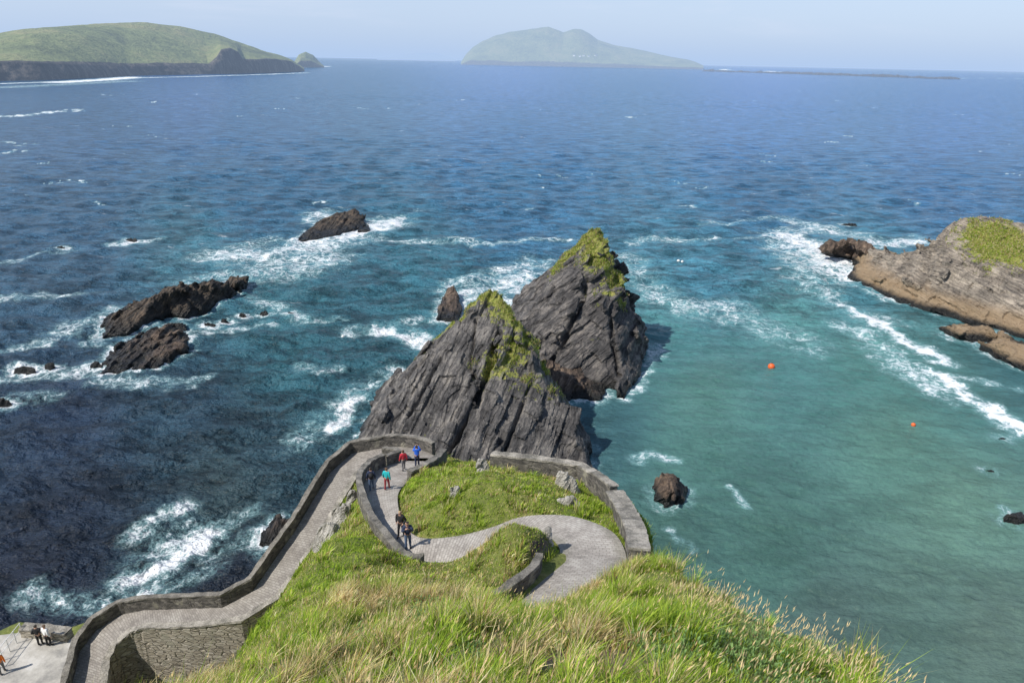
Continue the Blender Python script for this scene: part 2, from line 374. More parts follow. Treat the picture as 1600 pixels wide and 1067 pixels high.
def tz(x,y):
    fx=(x-gx[0])/.25;fy=(y-gy[0])/.25;i=np.clip(np.floor(fx).astype(int),0,len(gx)-2);j=np.clip(np.floor(fy).astype(int),0,len(gy)-2);u=fx-i;v=fy-j
    return lambda A:(A[j,i]*(1-u)+A[j,i+1]*u)*(1-v)+(A[j+1,i]*(1-u)+A[j+1,i+1]*u)*v
bare=P(925,1030,9)
for D in np.arange(5,14,.05):
    q=P(925,1030,D)
    if q.z<float(tz(np.array([q.x]),np.array([q.y]))(GZ)[0]): bare=q;break
# shallow hollow of trodden soil
hol=np.exp(-(((GX-bare.x)/.9)**2+((GY-bare.y)/.8)**2)**2);GZ=GZ-.18*hol
me=np_mesh('hillside',np.stack([GX,GY,GZ],-1).reshape(-1,3),gridq(len(gy),len(gx)))
m=mat('hillside_ground');g=G(m);geo=g.n('ShaderNodeNewGeometry');p=geo.outputs['Position'];nz=g.n('ShaderNodeSeparateXYZ',{0:geo.outputs['True Normal']}).outputs[2]
n1=g.noise(p,.5,6,.65);n2=g.noise(p,4,6,.75)
gc=g.ramp(g.m('ADD',g.m('MULTIPLY',n1,.5),g.m('MULTIPLY',n2,.5)),[(.3,(.07,.09,.02)),(.5,(.17,.20,.04)),(.62,(.29,.27,.09)),(.75,(.34,.24,.14))])
rc=g.ramp(g.noise(g.vm('MULTIPLY',p,(1,1,3)),.5,7,.7),[(.35,(.03,.026,.022)),(.5,(.12,.10,.08)),(.68,(.28,.25,.2))])
rf=g.ss(g.m('ADD',nz,g.m('MULTIPLY',g.m('SUBTRACT',n1,.5),.5)),.52,.40)
z=g.n('ShaderNodeSeparateXYZ',{0:p}).outputs[2]
bd_=g.vm('DISTANCE',g.vm('MULTIPLY',p,(1,1,0)),(bare.x,bare.y,0),out=1)
cc=g.mix(rf,gc,rc);cc=g.mix(g.ss(z,1.5,.3),cc,(.012,.012,.01));cc=g.mix(g.ss(bd_,1.1,.7),cc,g.mix(n2,(.13,.085,.055),(.34,.25,.19)))
g.out(g.bsdf(Base_Color=cc,Roughness=.9,Normal=g.bump(n2,.8,.3)))
tag(link('hillside',me,None,m),kind='structure')
gyy,gxx=np.gradient(GZ,.25);SL=np.hypot(gxx,gyy)
def scatter(n,x0,x1,y0,y1,dens=None,mxs=1.6):
    x=rng.uniform(x0,x1,n);y=rng.uniform(y0,y1,n);f=tz(x,y)
    ok=(f(GDP)>.06)&(f(GDR)>.35)&(f(SL)<mxs)&(f(GZ)>3)&((f(GI.astype(float))>.5)|(f(GDE)<.3))
    if dens is not None: ok&=rng.random(n)<dens(x,y)
    x=x[ok];y=y[ok];return np.stack([x,y,tz(x,y)(GZ)-.03],1)
def strawf(B): return np.clip(.34+2.0*fbm(B[:,0],B[:,1],2.,3,.33)+.20*np.exp(-((B[:,0]-.3)**2/12)),.03,.9)
notbare=lambda x,y:(1-.99*np.exp(-(((x-bare.x)/.85)**2+((y-bare.y+.25)/.85)**2)**2))
B=scatter(300000,-16,7.5,3.5,19,lambda x,y:np.clip(.65+1.8*fbm(x,y,4.,3,.7),.06,1)*notbare(x,y),2.6)
tus=np.clip(.75+1.5*fbm(B[:,0],B[:,1],5.,3,.8),.3,1.6);n=len(B)
o=blades('grass',B,rng.uniform(.12,.34,n)*tus,rng.uniform(.012,.022,n),gcol(n,strawf(B)*.8),M_blade,.65)
tag(o,kind='stuff',label='long windblown green and straw coloured grass on the foreground slope',cat='grass')
def tussocks(name,label,cnt,per_,x0,x1,y0,y1,L,w,sprd,sf,mxs=2.6):
    T=scatter(cnt,x0,x1,y0,y1,lambda x,y:np.clip(.42+2.8*fbm(x,y,8.,3,.42),.02,1)*notbare(x,y),mxs);k=len(T)
    tl=rng.uniform(.45,1.4,k)*np.clip(1+.9*fbm(T[:,0],T[:,1],14.,2,.3),.6,1.5);ts=np.clip(strawf(T)*sf+rng.normal(0,.25,k),0,.95);tb=rng.uniform(.6,1.3,k)
    idx=np.repeat(np.arange(k),per_);n=len(idx);a=rng.uniform(0,2*PI,n);r=np.sqrt(rng.random(n))*sprd
    B=T[idx]+np.stack([np.cos(a)*r,np.sin(a)*r,0*r],1);f=tz(B[:,0],B[:,1]);B[:,2]=f(GZ)-.03;ok=(f(GDP)>.03)&(f(GDR)>.3);B=B[ok];idx=idx[ok];a=a[ok];r=r[ok];n=len(B)
    o=blades(name,B,rng.uniform(.6,1.1,n)*L*tl[idx],rng.uniform(.8,1.3,n)*w,gcol(n,ts[idx],1)*tb[idx][:,None],M_blade,1.1,az=a);tag(o,kind='stuff',label=label,cat='grass')
tussocks('grass_tussocks','thick tussocks of bright green and straw grass across the foreground slope',3400,70,-15,7.5,3.5,19,.62,.017,.18,1.1)
B=scatter(280000,-26,11,17,50,None,2.2);n=len(B)
o=blades('grass',B,rng.uniform(.07,.20,n),rng.uniform(.02,.045,n),gcol(n,np.clip(strawf(B)*.5,0,.45)),M_blade,.6)
tag(o,kind='stuff',label='short green grass covering the knoll and slopes beside the winding path',cat='grass')
tussocks('grass_tussocks','yellow green tussocks on the knoll and on the slope above the ramp',4600,26,-24,9,17,48,.42,.036,.22,.65,2.0)
def stems(name,B,Lr,label):
    n=len(B);L=rng.uniform(*Lr,n);c=np.tile(np.array([.66,.55,.34]),(n,1))*rng.uniform(.8,1.2,n)[:,None]
    az=rng.uniform(-.6,1.2,n);ln=rng.uniform(.1,.6,n);tops=B+np.stack([np.cos(az)*ln*L,np.sin(az)*ln*L,L],1)
    S=np.stack([np.full(n,.003),np.full(n,.002),np.zeros(n)],1);mid=(B+tops)/2;mid[:,:2]-=(tops-B)[:,:2]*.18
    V=[B-S,B+S,mid+S*.8,mid-S*.8,tops];i=np.arange(n)*5
    V=np.stack(V,1).reshape(-1,3);q=[np.stack([i,i+1,i+2,i+3],1)];t=[np.stack([i+3,i+2,i+4],1)];cs=[np.repeat(c,5,0)];off_=len(V)
    d=(tops-mid);d/=np.linalg.norm(d,axis=1)[:,None]
    for k in range(3):
        a=k*PI/3;sd=np.stack([np.full(n,math.cos(a)*.009),np.full(n,math.sin(a)*.009),np.zeros(n)],1);hl=rng.uniform(.06,.12,n)[:,None]
        hv=np.stack([tops-d*hl*.4,tops+sd+d*hl*.1,tops+d*hl*.9,tops-sd+d*hl*.1],1).reshape(-1,3)
        V=np.vstack([V,hv]);j=np.arange(n)*4+off_;q.append(np.stack([j,j+1,j+2,j+3],1));off_+=4*n;cs.append(np.repeat(c*1.25,4,0))
    me=np_mesh(name,V,np.vstack(q),np.vstack(t),False);attr(me,'col',np.clip(np.vstack(cs),0,1));return tag(link(name,me,None,M_blade),label=label,cat='grass',kind='stuff')
B=scatter(3800,-9,6.5,4,16,lambda x,y:np.clip(.5+1.8*fbm(x,y,9.,2,.5),0,1)*notbare(x,y));Bx=scatter(600,3.2,6.5,5.5,11)
stems('seeding_grass',np.vstack([B,Bx]),(.45,.95),'thin straw coloured seed stems standing above the foreground grass')
def herbs():
    B=scatter(1300,2.2,6.4,5,12,lambda x,y:np.clip(.3+2*fbm(x,y,12.,2,.6),0,1));B2=scatter(600,-6,2,8,16,lambda x,y:np.clip(2*fbm(x,y,12.,2,.6),0,1)*notbare(x,y));B=np.vstack([B,B2]);n=len(B);k=14
    b=np.repeat(B,k,0)+rng.normal(0,.09,(n*k,3))*np.array([1,1,0])+np.array([0,0,1])*rng.uniform(.05,.42,n*k)[:,None]
    c=np.array([.24,.37,.13])*rng.uniform(.7,1.4,n*k)[:,None]
    tag(blades('leafy_herbs',b,rng.uniform(.06,.11,n*k),rng.uniform(.025,.04,n*k),c,M_blade,1.0),label='low grey green leafy herbs among the foreground grass at right',cat='plant',kind='stuff')
herbs()
# =================== walls ===================
def stone_mat(name,sc,mort,a,b,c,zs=2.1,ln_=.9):
    m=mat(name);g=G(m);p=g.pos();w=g.vm('ADD',p,g.vm('SCALE',g.n('ShaderNodeTexNoise',{'Vector':p,'Scale':1.5}).outputs[1],.25));q=g.vm('MULTIPLY',w,(1,1,zs))
    v=g.n('ShaderNodeTexVoronoi',{'Vector':q,'Scale':sc},feature='DISTANCE_TO_EDGE').outputs[0]
    v2=g.n('ShaderNodeTexVoronoi',{'Vector':q,'Scale':sc});hc=g.n('ShaderNodeSeparateColor',{0:v2.outputs[1]}).outputs[0]
    cc=g.ramp(hc,[(0,a),(.5,b),(1,c)]);cc=g.mix(g.m('MULTIPLY',g.noise(p,7,5,.7),.6),cc,(.05,.045,.04))
    cc=g.mix(g.m('MULTIPLY',g.ss(v,.06,.015),ln_),cc,mort);cc=g.mix(g.ss(g.noise(p,.9,4,.6),.56,.68),cc,(.30,.28,.22))
    g.out(g.bsdf(Base_Color=cc,Roughness=.9,Normal=g.bump(g.m('ADD',g.ss(v,0,.09),g.m('MULTIPLY',g.noise(p,9,4),.5)),.9,.06)));return m
M_wall=stone_mat('rubble_masonry',2.9,(.18,.165,.14),(.055,.052,.048),(.125,.115,.104),(.24,.22,.19))
M_ret=stone_mat('pale_masonry',1.9,(.10,.09,.07),(.40,.35,.27),(.54,.48,.38),(.66,.60,.50),2.6,.8)
def cop_mat(name,k):
    m=mat(name);g=G(m);p=g.pos();cc=g.ramp(g.m('ADD',g.m('MULTIPLY',g.noise(p,1.2,6,.7),.6),g.m('MULTIPLY',g.noise(p,14,4,.7),.4)),[(.40,tuple(k*x for x in(.10,.095,.08))),(.5,tuple(k*x for x in(.25,.23,.195))),(.60,tuple(k*x for x in(.44,.405,.35)))])
    g.out(g.bsdf(Base_Color=cc,Roughness=.92,Normal=g.bump(g.noise(p,10,5,.7),.8,.06)));return m
M_cop=cop_mat('coping_concrete',1.0);M_cop2=cop_mat('weathered_coping',.62)
def resample(pts,st):
    out=[pts[0]]
    for a,b in zip(pts[:-1],pts[1:]):
        k=max(1,int((b-a).length/st));out+=[a.lerp(b,(j+1)/k) for j in range(k)]
    return out
def strip(name,pts,z0,z1,w,m,parent,jit,loc,taper=0,rows=5):
    n=len(pts);V=[];nr=[]
    for i,p in enumerate(pts):
        t=(pts[min(i+1,n-1)]-pts[max(i-1,0)]);t.z=0;t.normalize();nr.append(Vector((-t.y,t.x,0)))
    prof=[(-1,k/rows) for k in range(rows+1)]+[(0,1.0)]+[(1,1-k/rows) for k in range(rows+1)]
    for i,p in enumerate(pts):
        lz=random.uniform(-jit,jit)
        for s,h in prof:
            q=p+nr[i]*s*(w/2+taper*(1-h));zz=p.z+z0+(z1-z0)*h
            j=Vector((random.uniform(-jit,jit),random.uniform(-jit,jit),random.uniform(-jit,jit)*.6+lz*h));V.append(Vector((q.x,q.y,zz))+j-loc)
    c=len(prof);q=gridq(n,c);me=bpy.data.meshes.new(name)
    me.from_pydata([tuple(v) for v in V],[],[tuple(int(k) for k in r) for r in q]+[tuple(range(c)),tuple(range((n-1)*c,n*c))])
    return link(name,me,parent,m)
def wall(label,pts,h=1.1,w=.45,deep=1.0,m=None,cw=.06,name='stone_wall',cop=None):
    pts=resample(pts,.3);mid=pts[len(pts)//2].copy()
    r=empty(name,mid);tag(r,label,'wall')
    strip('masonry',pts,-deep,h-.1,w,m or M_wall,r,.03,mid,.03)
    strip('coping',pts,h-.106,h+.02,w+cw,cop or M_cop,r,.032,mid,0,1);return r
raO=off(raR,raL,.16);raI=off(raL,raR,.17);upO=off(upL,upR,.19)
wall('long dark stone parapet along the seaward side of the ramp down to the pier',raO[3:],1.0,.30,11.0,cop=M_cop2)
wall('stone wall along the left side of the upper path, ending in the foreground grass',upO[60:103],1.0,.34,1.8,cop=M_cop2)
wall('short curved stone wall inside the hairpin turn beside the two upper walkers',upO[103:]+raI[4:14],.85,.32,2.5,cop=M_cop2)
wall('stone retaining wall under the landward edge of the ramp',raI[14:],.3,.4,12.0,M_ret,name='retaining_wall')
wall('short stone wall beside the walker in blue, at the seaward end of the upper path',[P(640,752,27.0),P(662,742,27.2),P(684,728,27.6),P(694,716,28)],.85,.4,2,cop=M_cop2)
wall('curved stone wall behind the grassy knoll, with the harbour beyond',[P(768,733,26.6),P(800,737,26.4),P(850,743,26.2),P(905,752,25.8),P(932,768,25.2),P(957,788,24.5)],1.35,.5,4)
wall('thick pale topped stone wall beside the outer bend of the path, right edge of headland',[P(958,792,24.3),P(968,808,24.0),P(980,830,23.4),P(990,852,22.8),P(996,888,22.1)],1.15,1.0,4)
iw=upO[5:15];bow=[]
for i,p in enumerate(iw):
    b_=(upR[5+i]-upL[5+i]);b_.z=0;b_.normalize();t_=i/(len(iw)-1);bow.append(p+b_*(.5*math.sin(PI*t_)-.12))
wall('small curved dark wall at the end of the grass island inside the path bend',bow,.8,.32,2,cop=M_cop2)
# =================== pier ===================
m=mat('pier_concrete');g=G(m);p=g.pos();cc=g.ramp(g.noise(p,.9,6,.65),[(.35,(.26,.25,.23)),(.5,(.40,.38,.34)),(.65,(.52,.50,.46))]);g.out(g.bsdf(Base_Color=cc,Roughness=.9,Normal=g.bump(g.noise(p,8,5),.4,.04)));M_pier=m
zp=36.4
pp=[P(*q,zp) for q in [(32,988),(112,996),(120,1040),(108,1085),(100,1180),(-160,1180),(-160,1010)]]
bm=bmesh.new();tv=[bm.verts.new(p) for p in pp];bv=[bm.verts.new((p.x,p.y,-3)) for p in pp]
bm.faces.new(tv);bm.faces.new(bv[::-1])
for i in range(len(pp)): bm.faces.new((tv[i],tv[(i+1)%len(pp)],bv[(i+1)%len(pp)],bv[i]))
tag(bm_obj('pier',bm,M_pier),'pale concrete pier platform at the foot of the ramp, bottom left corner','pier')
wall('low pale wall behind the two people at the back of the pier platform',[P(38,990,zp),P(75,993,zp),P(110,998,zp)],.7,.6,1.0,M_ret)
rr=empty('railing',P(22,1010,zp));tag(rr,'thin white metal railing at the left edge of the pier platform','railing')
M_white=plain('white_paint',(.75,.75,.73),.5,.05)
def tube(bm,a,b,r,n=8,r2=None):
    a=Vector(a);b=Vector(b);d=(b-a).normalized();u=d.orthogonal().normalized();v=d.cross(u);r2=r if r2 is None else r2
    A=[bm.verts.new(a+(u*math.cos(k*2*PI/n)+v*math.sin(k*2*PI/n))*r) for k in range(n)];Bv=[bm.verts.new(b+(u*math.cos(k*2*PI/n)+v*math.sin(k*2*PI/n))*r2) for k in range(n)]
    for k in range(n):bm.faces.new((A[k],A[(k+1)%n],Bv[(k+1)%n],Bv[k]))
    bm.faces.new(A[::-1]);bm.faces.new(Bv)
ra_,rb_=P(36,992,zp)-rr.location,P(-6,1045,zp)-rr.location
for k in range(5):
    bm=bmesh.new();q=ra_.lerp(rb_,k/4);tube(bm,q,q+Vector((0,0,1.05)),.03);bm_obj('post',bm,M_white,rr)
for h in(.55,1.03):
    bm=bmesh.new();tube(bm,ra_+Vector((0,0,h)),rb_+Vector((0,0,h)),.022);bm_obj('rail',bm,M_white,rr)
# =================== sea stacks & rocks ===================
def U(x,y,z): return Vector((x,y,z))
fs_top=[(776,456,87),(755,463,87.5),(733,488,88),(698,528,88.5),(653,575,88),(605,606,87)]
fs_r=[(783,464,86),(795,505,85),(818,553,83.5),(840,602,82),(865,648,80),(894,690,78)]
hA=[PY(*q) for q in fs_top]+[PY(583,640,82),PY(567,668,79),PY(554,692,76)]+[low(P(*q)) for q in [(548,706),(566,668),(585,642),(600,624)]]+[low(P(700,765)),low(P(760,765)),U(-9,70,-3),U(-2,96,-3),U(-14,96,-3)]+[PY(783,464,86),PY(735,640,77.5)]
hB=[PY(*q) for q in fs_r]+[PY(755,463,87.5)]+[low(P(*q)) for q in [(924,742),(921,700),(902,668),(760,765),(840,760)]]+[U(4,91,-3),U(-4,96,-3),U(-10,76,-3),PY(800,655,75)]
def gf(lines):
    def f(V,N):
        g_=np.zeros(len(V))
        for ln_,ww in lines:
            d=polyd3(V,[tuple(q) for q in ln_]);g_=np.maximum(g_,np.exp(-(d/ww)**2))
        return g_*sm(-.2,.3,N[:,2]+.15)
    return f
gl=[([PY(*q) for q in [(775,460,87),(735,484,88),(700,525,88.5),(670,560,88)]],1.8),([PY(*q) for q in [(785,465,86),(805,510,84),(826,555,83),(845,600,82),(868,650,80)]],2.5),([PY(800,550,81),PY(775,580,79.5),PY(840,620,79)],2.6)]
ck_=[([PY(*q) for q in [(778,520,82),(762,570,80),(745,610,78),(715,655,76),(688,705,73)]],.36,2.0),([PY(*q) for q in [(742,500,84),(735,560,81),(752,590,79)]],.22,1.0),([PY(*q) for q in [(690,545,84),(660,600,82),(620,660,79)]],.2,.9),([PY(*q) for q in [(830,590,79),(800,650,76),(770,715,73)]],.22,1.0)]
o=rock('sea_stack','nearer pointed grey sea stack with slanting slabs and grassy ridge, just beyond the path','sea stack',[hA,hB],.14,M_stack,.18,.36,1.7,green=gf(gl),slabs=(230,3.1),ridge=([PY(*q) for q in fs_top[::-1]+fs_r],44,1.7),cracks=ck_,rough=.25);turf(o,11000,.32,.06,.45)
rs=[(922,358,113),(934,360,112),(898,384,114),(866,418,116),(832,457,118),(798,490,120)]
rr2=[(946,402,110),(964,444,108),(985,484,108),(998,520,106)]
hC=[PY(*q) for q in rs+rr2]+[low(P(*q)) for q in [(1008,545),(1001,575),(978,612),(930,605),(880,600),(835,590),(792,545),(786,500)]]+[U(22,122,-3),U(6,128,-3),PY(960,520,101)]
hD=[PY(925,354,112.5),PY(939,357,112.3),PY(916,372,112.5),PY(943,387,111.5),PY(912,395,112),PY(948,400,111)]
gl=[([PY(*q) for q in [(925,360,113),(905,380,113.5),(875,415,114)]],2.4),([PY(*q) for q in [(930,365,112),(935,410,109),(955,440,108),(950,465,106)]],2.9)]
ck_=[([PY(*q) for q in [(915,430,109),(900,480,105),(870,540,101),(850,590,97)]],.32,1.3),([PY(*q) for q in [(950,470,105),(955,530,101),(965,590,97)]],.28,1.2)]
o=rock('sea_stack','farther pointed sea stack with a mossy top and dark right side, behind the nearer one','sea stack',[hC,hD],.18,M_stack2,.18,.38,1.9,bed=BED2,green=gf(gl),slabs=(200,3.3),ridge=([PY(*q) for q in rs[::-1]+rr2],34,1.7),cracks=ck_,rough=.25);turf(o,8000,.4,.08,.45)
def blobrock(label,px,py,wx,wy,h,voxel=.2,m=M_black,name='sea_rock',big=.4,ledge=.3,per=1.0,D=H):
    c=P(px,py,D);zb=H-D;pts=[]
    for k in range(11):
        a=k/11*2*PI+random.uniform(-.2,.2);r=random.uniform(.8,1.1);pts.append(U(c.x+math.cos(a)*wx*r,c.y+math.sin(a)*wy*r,zb-2))
    for k in range(7):
        x=random.uniform(-.7,.7)*wx;y=random.uniform(-.4,.4)*wy;pts.append(U(c.x+x,c.y+y,zb+h*random.uniform(.45,1)*(1-.3*abs(x/wx))))
    return rock(name,label,'rock',[pts],voxel,m,big,ledge,per)
rock('sea_rock','jagged brown rock filling the gap between the two stacks','rock',[[low(P(*q)) for q in [(835,625),(940,625),(948,608),(930,592),(850,592)]]+[PY(850,562,95),PY(885,584,95),PY(915,602,95)],[low(P(*q)) for q in [(822,640),(862,640),(880,630),(870,602),(830,602)]]+[PY(850,590,91)]],.2,M_mix,.3,.35,1.2,slabs=(30,1.3))
rock('sea_rock','small upright brown rock left of the far stack, ringed by white water','rock',[[low(P(*q)) for q in [(684,500),(712,503),(722,488),(715,478),(688,482)]]+[PY(700,449,137),PY(710,447,136),PY(690,468,136),PY(716,468,135)]],.2,M_mix,.4,.3,1.1,slabs=(14,1.4))
rock('sea_rock','long dark rock in a pool of surf, upper left of the stacks','rock',[[low(P(*q)) for q in [(464,378),(490,376),(520,370),(545,362),(572,355),(560,345),(520,345),(480,362)]]+[PY(528,331,207),PY(555,328,209),PY(510,342,205),PY(490,360,203),PY(565,335,210)]],.36,M_black,.4,.45,1.8,slabs=(40,2.2))
rock('sea_rock','little dark rock at the right end of the surf pool, beside the long rock','rock',[[low(P(*q)) for q in [(560,362),(577,362),(578,352),(562,352)]]+[PY(568,348,207)]],.3,M_black,.4,.3)
rock('sea_rock','largest of the black rocks at left, a long jagged ridge','rock',[[low(P(*q)) for q in [(160,530),(200,524),(262,495),(262,478),(200,480),(166,500)]]+[PY(180,497,118),PY(225,480,119),PY(250,462,121),PY(205,484,118)],[low(P(*q)) for q in [(230,495),(290,498),(340,478),(365,462),(360,448),(300,452),(250,462)]]+[PY(258,452,124),PY(300,445,127),PY(335,441,131),PY(355,447,132),PY(265,466,122)],[low(P(*q)) for q in [(355,452),(385,445),(388,440),(355,440)]]+[PY(370,440,135)]],.24,M_black,.35,.45,1.4,slabs=(90,1.7),ridge=([PY(180,494,118),PY(250,458,121),PY(300,442,127),PY(355,446,132)],34,2.0))
rock('sea_rock','brown and black layered rock just below the large ridge at left','rock',[[low(P(*q)) for q in [(162,578),(185,584),(250,560),(292,538),(290,510),(240,515),(180,545)]]+[PY(190,552,103),PY(225,533,106),PY(262,519,110),PY(280,520,111),PY(172,570,100)],[low(P(*q)) for q in [(205,585),(250,575),(295,552),(290,532),(250,545),(210,565)]]+[PY(230,566,99),PY(262,550,101),PY(287,538,104)]],.2,M_mix,.3,.4,1.1,slabs=(80,1.5),ridge=([PY(178,562,102),PY(225,530,106),PY(280,517,111)],26,1.6))
small=[(150,573,1.7,.9,.9,'small black rock awash at the left foot of the layered brown rock'),(78,575,1.1,.6,1.4,'small pointed black rock in surf near the left edge'),(35,578,2.4,.9,1.0,'low black rock in surf, left of the small pointed one'),(8,632,1.5,.8,1.2,'dark rock cut by the left edge of the view'),(328,508,1.8,.8,.7,'low reef rock awash right of the layered rock'),(352,503,1.5,.7,.7,'low reef rock awash, right neighbour of the first reef rock'),(415,490,1.6,.7,.7,'flat dark reef rock between the black ridge and the nearer stack'),(455,491,1.3,.5,.6,'tiny brown reef rock farthest right of the reef'),(97,388,2,.8,.8,'black rock awash in open water above the large ridge'),(205,376,2.6,1,.9,'black rock awash in foam, upper left'),(378,493,1.2,.6,.6,'tiny reef rock in the middle of the reef'),(310,487,1.3,.7,.6,'small reef rock tucked behind the large ridge'),(1325,352,4,1.3,.7,'dark rock awash in surf off the tip of the right headland'),(1585,812,2.1,1.4,1.1,'dark seaweedy rock at the right edge of the harbour'),(1562,686,1.5,.6,.35,'thin dark rock just breaking the harbour surface at right'),(1548,735,.9,.6,.3,'small dark rock just under the harbour surface, below the thin one')]
for (a,b,wx,wy,h,l) in small: blobrock(l,a,b,wx,wy,h,.16,M_black,big=.2,ledge=.2,per=.7)
rock('sea_rock','lone dark conical rock in the green harbour water right of the path','rock',[[low(P(*q)) for q in [(1022,782),(1045,790),(1070,785),(1072,765),(1050,752),(1025,760)]]+[PY(1035,738,66.5),PY(1050,742,66),PY(1045,762,64)]],.11,M_mix,.3,.3,.8,slabs=(20,1.0))
rock('sea_rock','brown rock in the water beside the bend of the ramp parapet','rock',[[low(P(*q)) for q in [(412,850),(440,855),(462,835),(455,815),(425,820)]]+[PY(432,812,59),PY(447,810,60)]],.13,M_mix,.3,.3,.8,slabs=(20,1.1))
top_=[(1342,425,158),(1370,408,156),(1400,400,153),(1440,388,150),(1466,366,150),(1490,347,150),(1508,341,150),(1530,338,150),(1575,345,147),(1640,362,143)]
hR=[[low(P(*q)) for q in [(1440,482),(1500,500),(1600,528),(1700,560),(1750,500),(1650,440),(1480,405),(1445,430)]]+[PY(*q) for q in top_[4:]]+[PY(1480,410,138),PY(1560,445,129),PY(1700,450,126),PY(1452,390,149),PY(1525,365,144)],
[low(P(*q)) for q in [(1360,452),(1400,470),(1460,490),(1500,440),(1430,410),(1370,415)]]+[PY(*q) for q in top_[1:4]]+[PY(1460,384,149),PY(1430,422,143),PY(1470,436,140)],
[low(P(*q)) for q in [(1325,432),(1345,448),(1400,462),(1410,425),(1350,410)]]+[PY(*q) for q in top_[:2]]+[PY(1385,420,150)],
[low(P(*q)) for q in [(1335,408),(1350,432),(1400,430),(1395,400),(1360,392)]]+[PY(1362,390,162),PY(1385,394,158)]]
def gR(V,N):
    c=np.array(PY(1562,382,140));d=np.sqrt(((V[:,0]-c[0])/7.2)**2+((V[:,1]-c[1])/8.5)**2)
    return np.exp(-(d)**3)*sm(.05,.35,N[:,2])*1.1
o=rock('rocky_headland','brown rocky headland with a bright grassy top at the right edge','headland',hR,.28,M_tan,.5,.5,1.8,bed=BEDT,green=gR,slabs=(170,3.0),ridge=([PY(*q) for q in top_[:5]],20,1.8),rough=.35);turf(o,10000,.4,.12,.35)
tip=[(1287,384,172),(1305,378,172),(1330,375,171),(1352,380,167),(1375,392,162)]
rock('sea_rock','jagged dark rock ridge at the seaward tip of the right headland','rock',[[low(P(*q)) for q in [(1283,390),(1310,398),(1340,404),(1340,388),(1305,382)]]+[PY(1300,382,171),PY(1322,379,171)],[low(P(*q)) for q in [(1330,402),(1385,420),(1395,400),(1345,388)]]+[PY(1345,384,168),PY(1366,390,164)]],.28,M_mix,.4,.4,1.2,slabs=(40,1.8),ridge=([PY(*q) for q in tip],26,1.8))
for (pp_,tp,l) in [([(1475,520),(1500,530),(1548,535),(1552,520),(1500,512)],[(1500,515,119),(1525,508,120),(1545,512,121)],'low tan rock slab below the right headland, nearer its middle'),([(1530,545),(1600,580),(1660,600),(1660,560),(1560,530)],[(1560,535,110),(1600,545,108),(1630,550,108)],'tan rock slab at the right edge below the headland'),([(1555,535),(1575,540),(1580,530),(1560,526)],[(1565,521,116)],'small pale boulder between the two tan slabs')]:
    rock('sea_rock',l,'rock',[[low(P(*q)) for q in pp_]+[PY(*q) for q in tp]],.18,M_tan,.4,.4,1.2,bed=BEDT,slabs=(40,1.5))
for (a,b,D,wx,wy,h,l) in [(755,748,25.2,.55,.5,1.5,'pale pointed rock outcrop in the grass at the left of the knoll'),(882,772,24.6,.9,.5,1.5,'pale grey rock outcrop near the right end of the knoll, upper one'),(885,798,24.0,1.0,.4,.7,'flat pale rock outcrop at the lower right of the knoll'),(512,838,27.4,1.0,.9,1.9,'pale rock outcrop on the grassy edge above the ramp'),(535,815,28,.9,.7,1.8,'pale rock outcrop next to the ramp, higher on the slope'),(552,785,28.6,.7,.6,1.5,'small pale rock under the left wall of the upper path'),(852,858,22.0,.4,.35,.6,'dark stone at the tip of the grass island inside the bend'),(712,790,24.2,.45,.35,.9,'small grey stone in the middle of the knoll')]:
    c=P(a,b,D);zz=float(tz(np.array([c.x]),np.array([c.y]))(GZ)[0]);pts=[]
    for k in range(9):
        an=k/9*2*PI;pts.append(U(c.x+math.cos(an)*wx,c.y+math.sin(an)*wy,zz-.5))
    for k in range(6): pts.append(U(c.x+random.uniform(-.6,.6)*wx,c.y+random.uniform(-.5,.5)*wy,zz+h*random.uniform(.4,.8)))
    rock('rock_outcrop',l,'rock',[pts],.06,M_pale,.14,.12,.4)
# =================== buoys ===================
M_or=plain('orange_plastic',(.75,.13,.03),.4,.1);M_bw=plain('white_plastic',(.7,.7,.66),.4,.1);M_rope=plain('dark_rope',(.05,.045,.04),.9)
def buoy(px,py,r,m,label):
    c=P(px,py);e=empty('buoy',c);tag(e,label,'buoy')
    bm=bmesh.new();bmesh.ops.create_uvsphere(bm,u_segments=24,v_segments=16,radius=r)
    for v in bm.verts:
        v.co.z*=1.08
        if v.co.z>r*.8:v.co.xy*=.8
        v.co.z+=r*.45
    bm_obj('float_ball',bm,m,e,smooth=True)
    bm=bmesh.new();tube(bm,(0,0,r*1.4),(0,0,r*1.75),r*.16);bm_obj('mooring_eye',bm,M_rope,e)
buoy(1205,575,.55,M_or,'large round orange mooring buoy in the harbour');buoy(1427,665,.3,M_or,'small orange buoy right of the large one, nearer the headland')
buoy(1060,409,.4,M_bw,'left one of two tiny white buoys beyond the farther stack');buoy(1066,410,.35,M_bw,'right one of two tiny white buoys beyond the farther stack')
buoy(536,527,.3,M_bw,'small pale buoy left of the nearer stack')
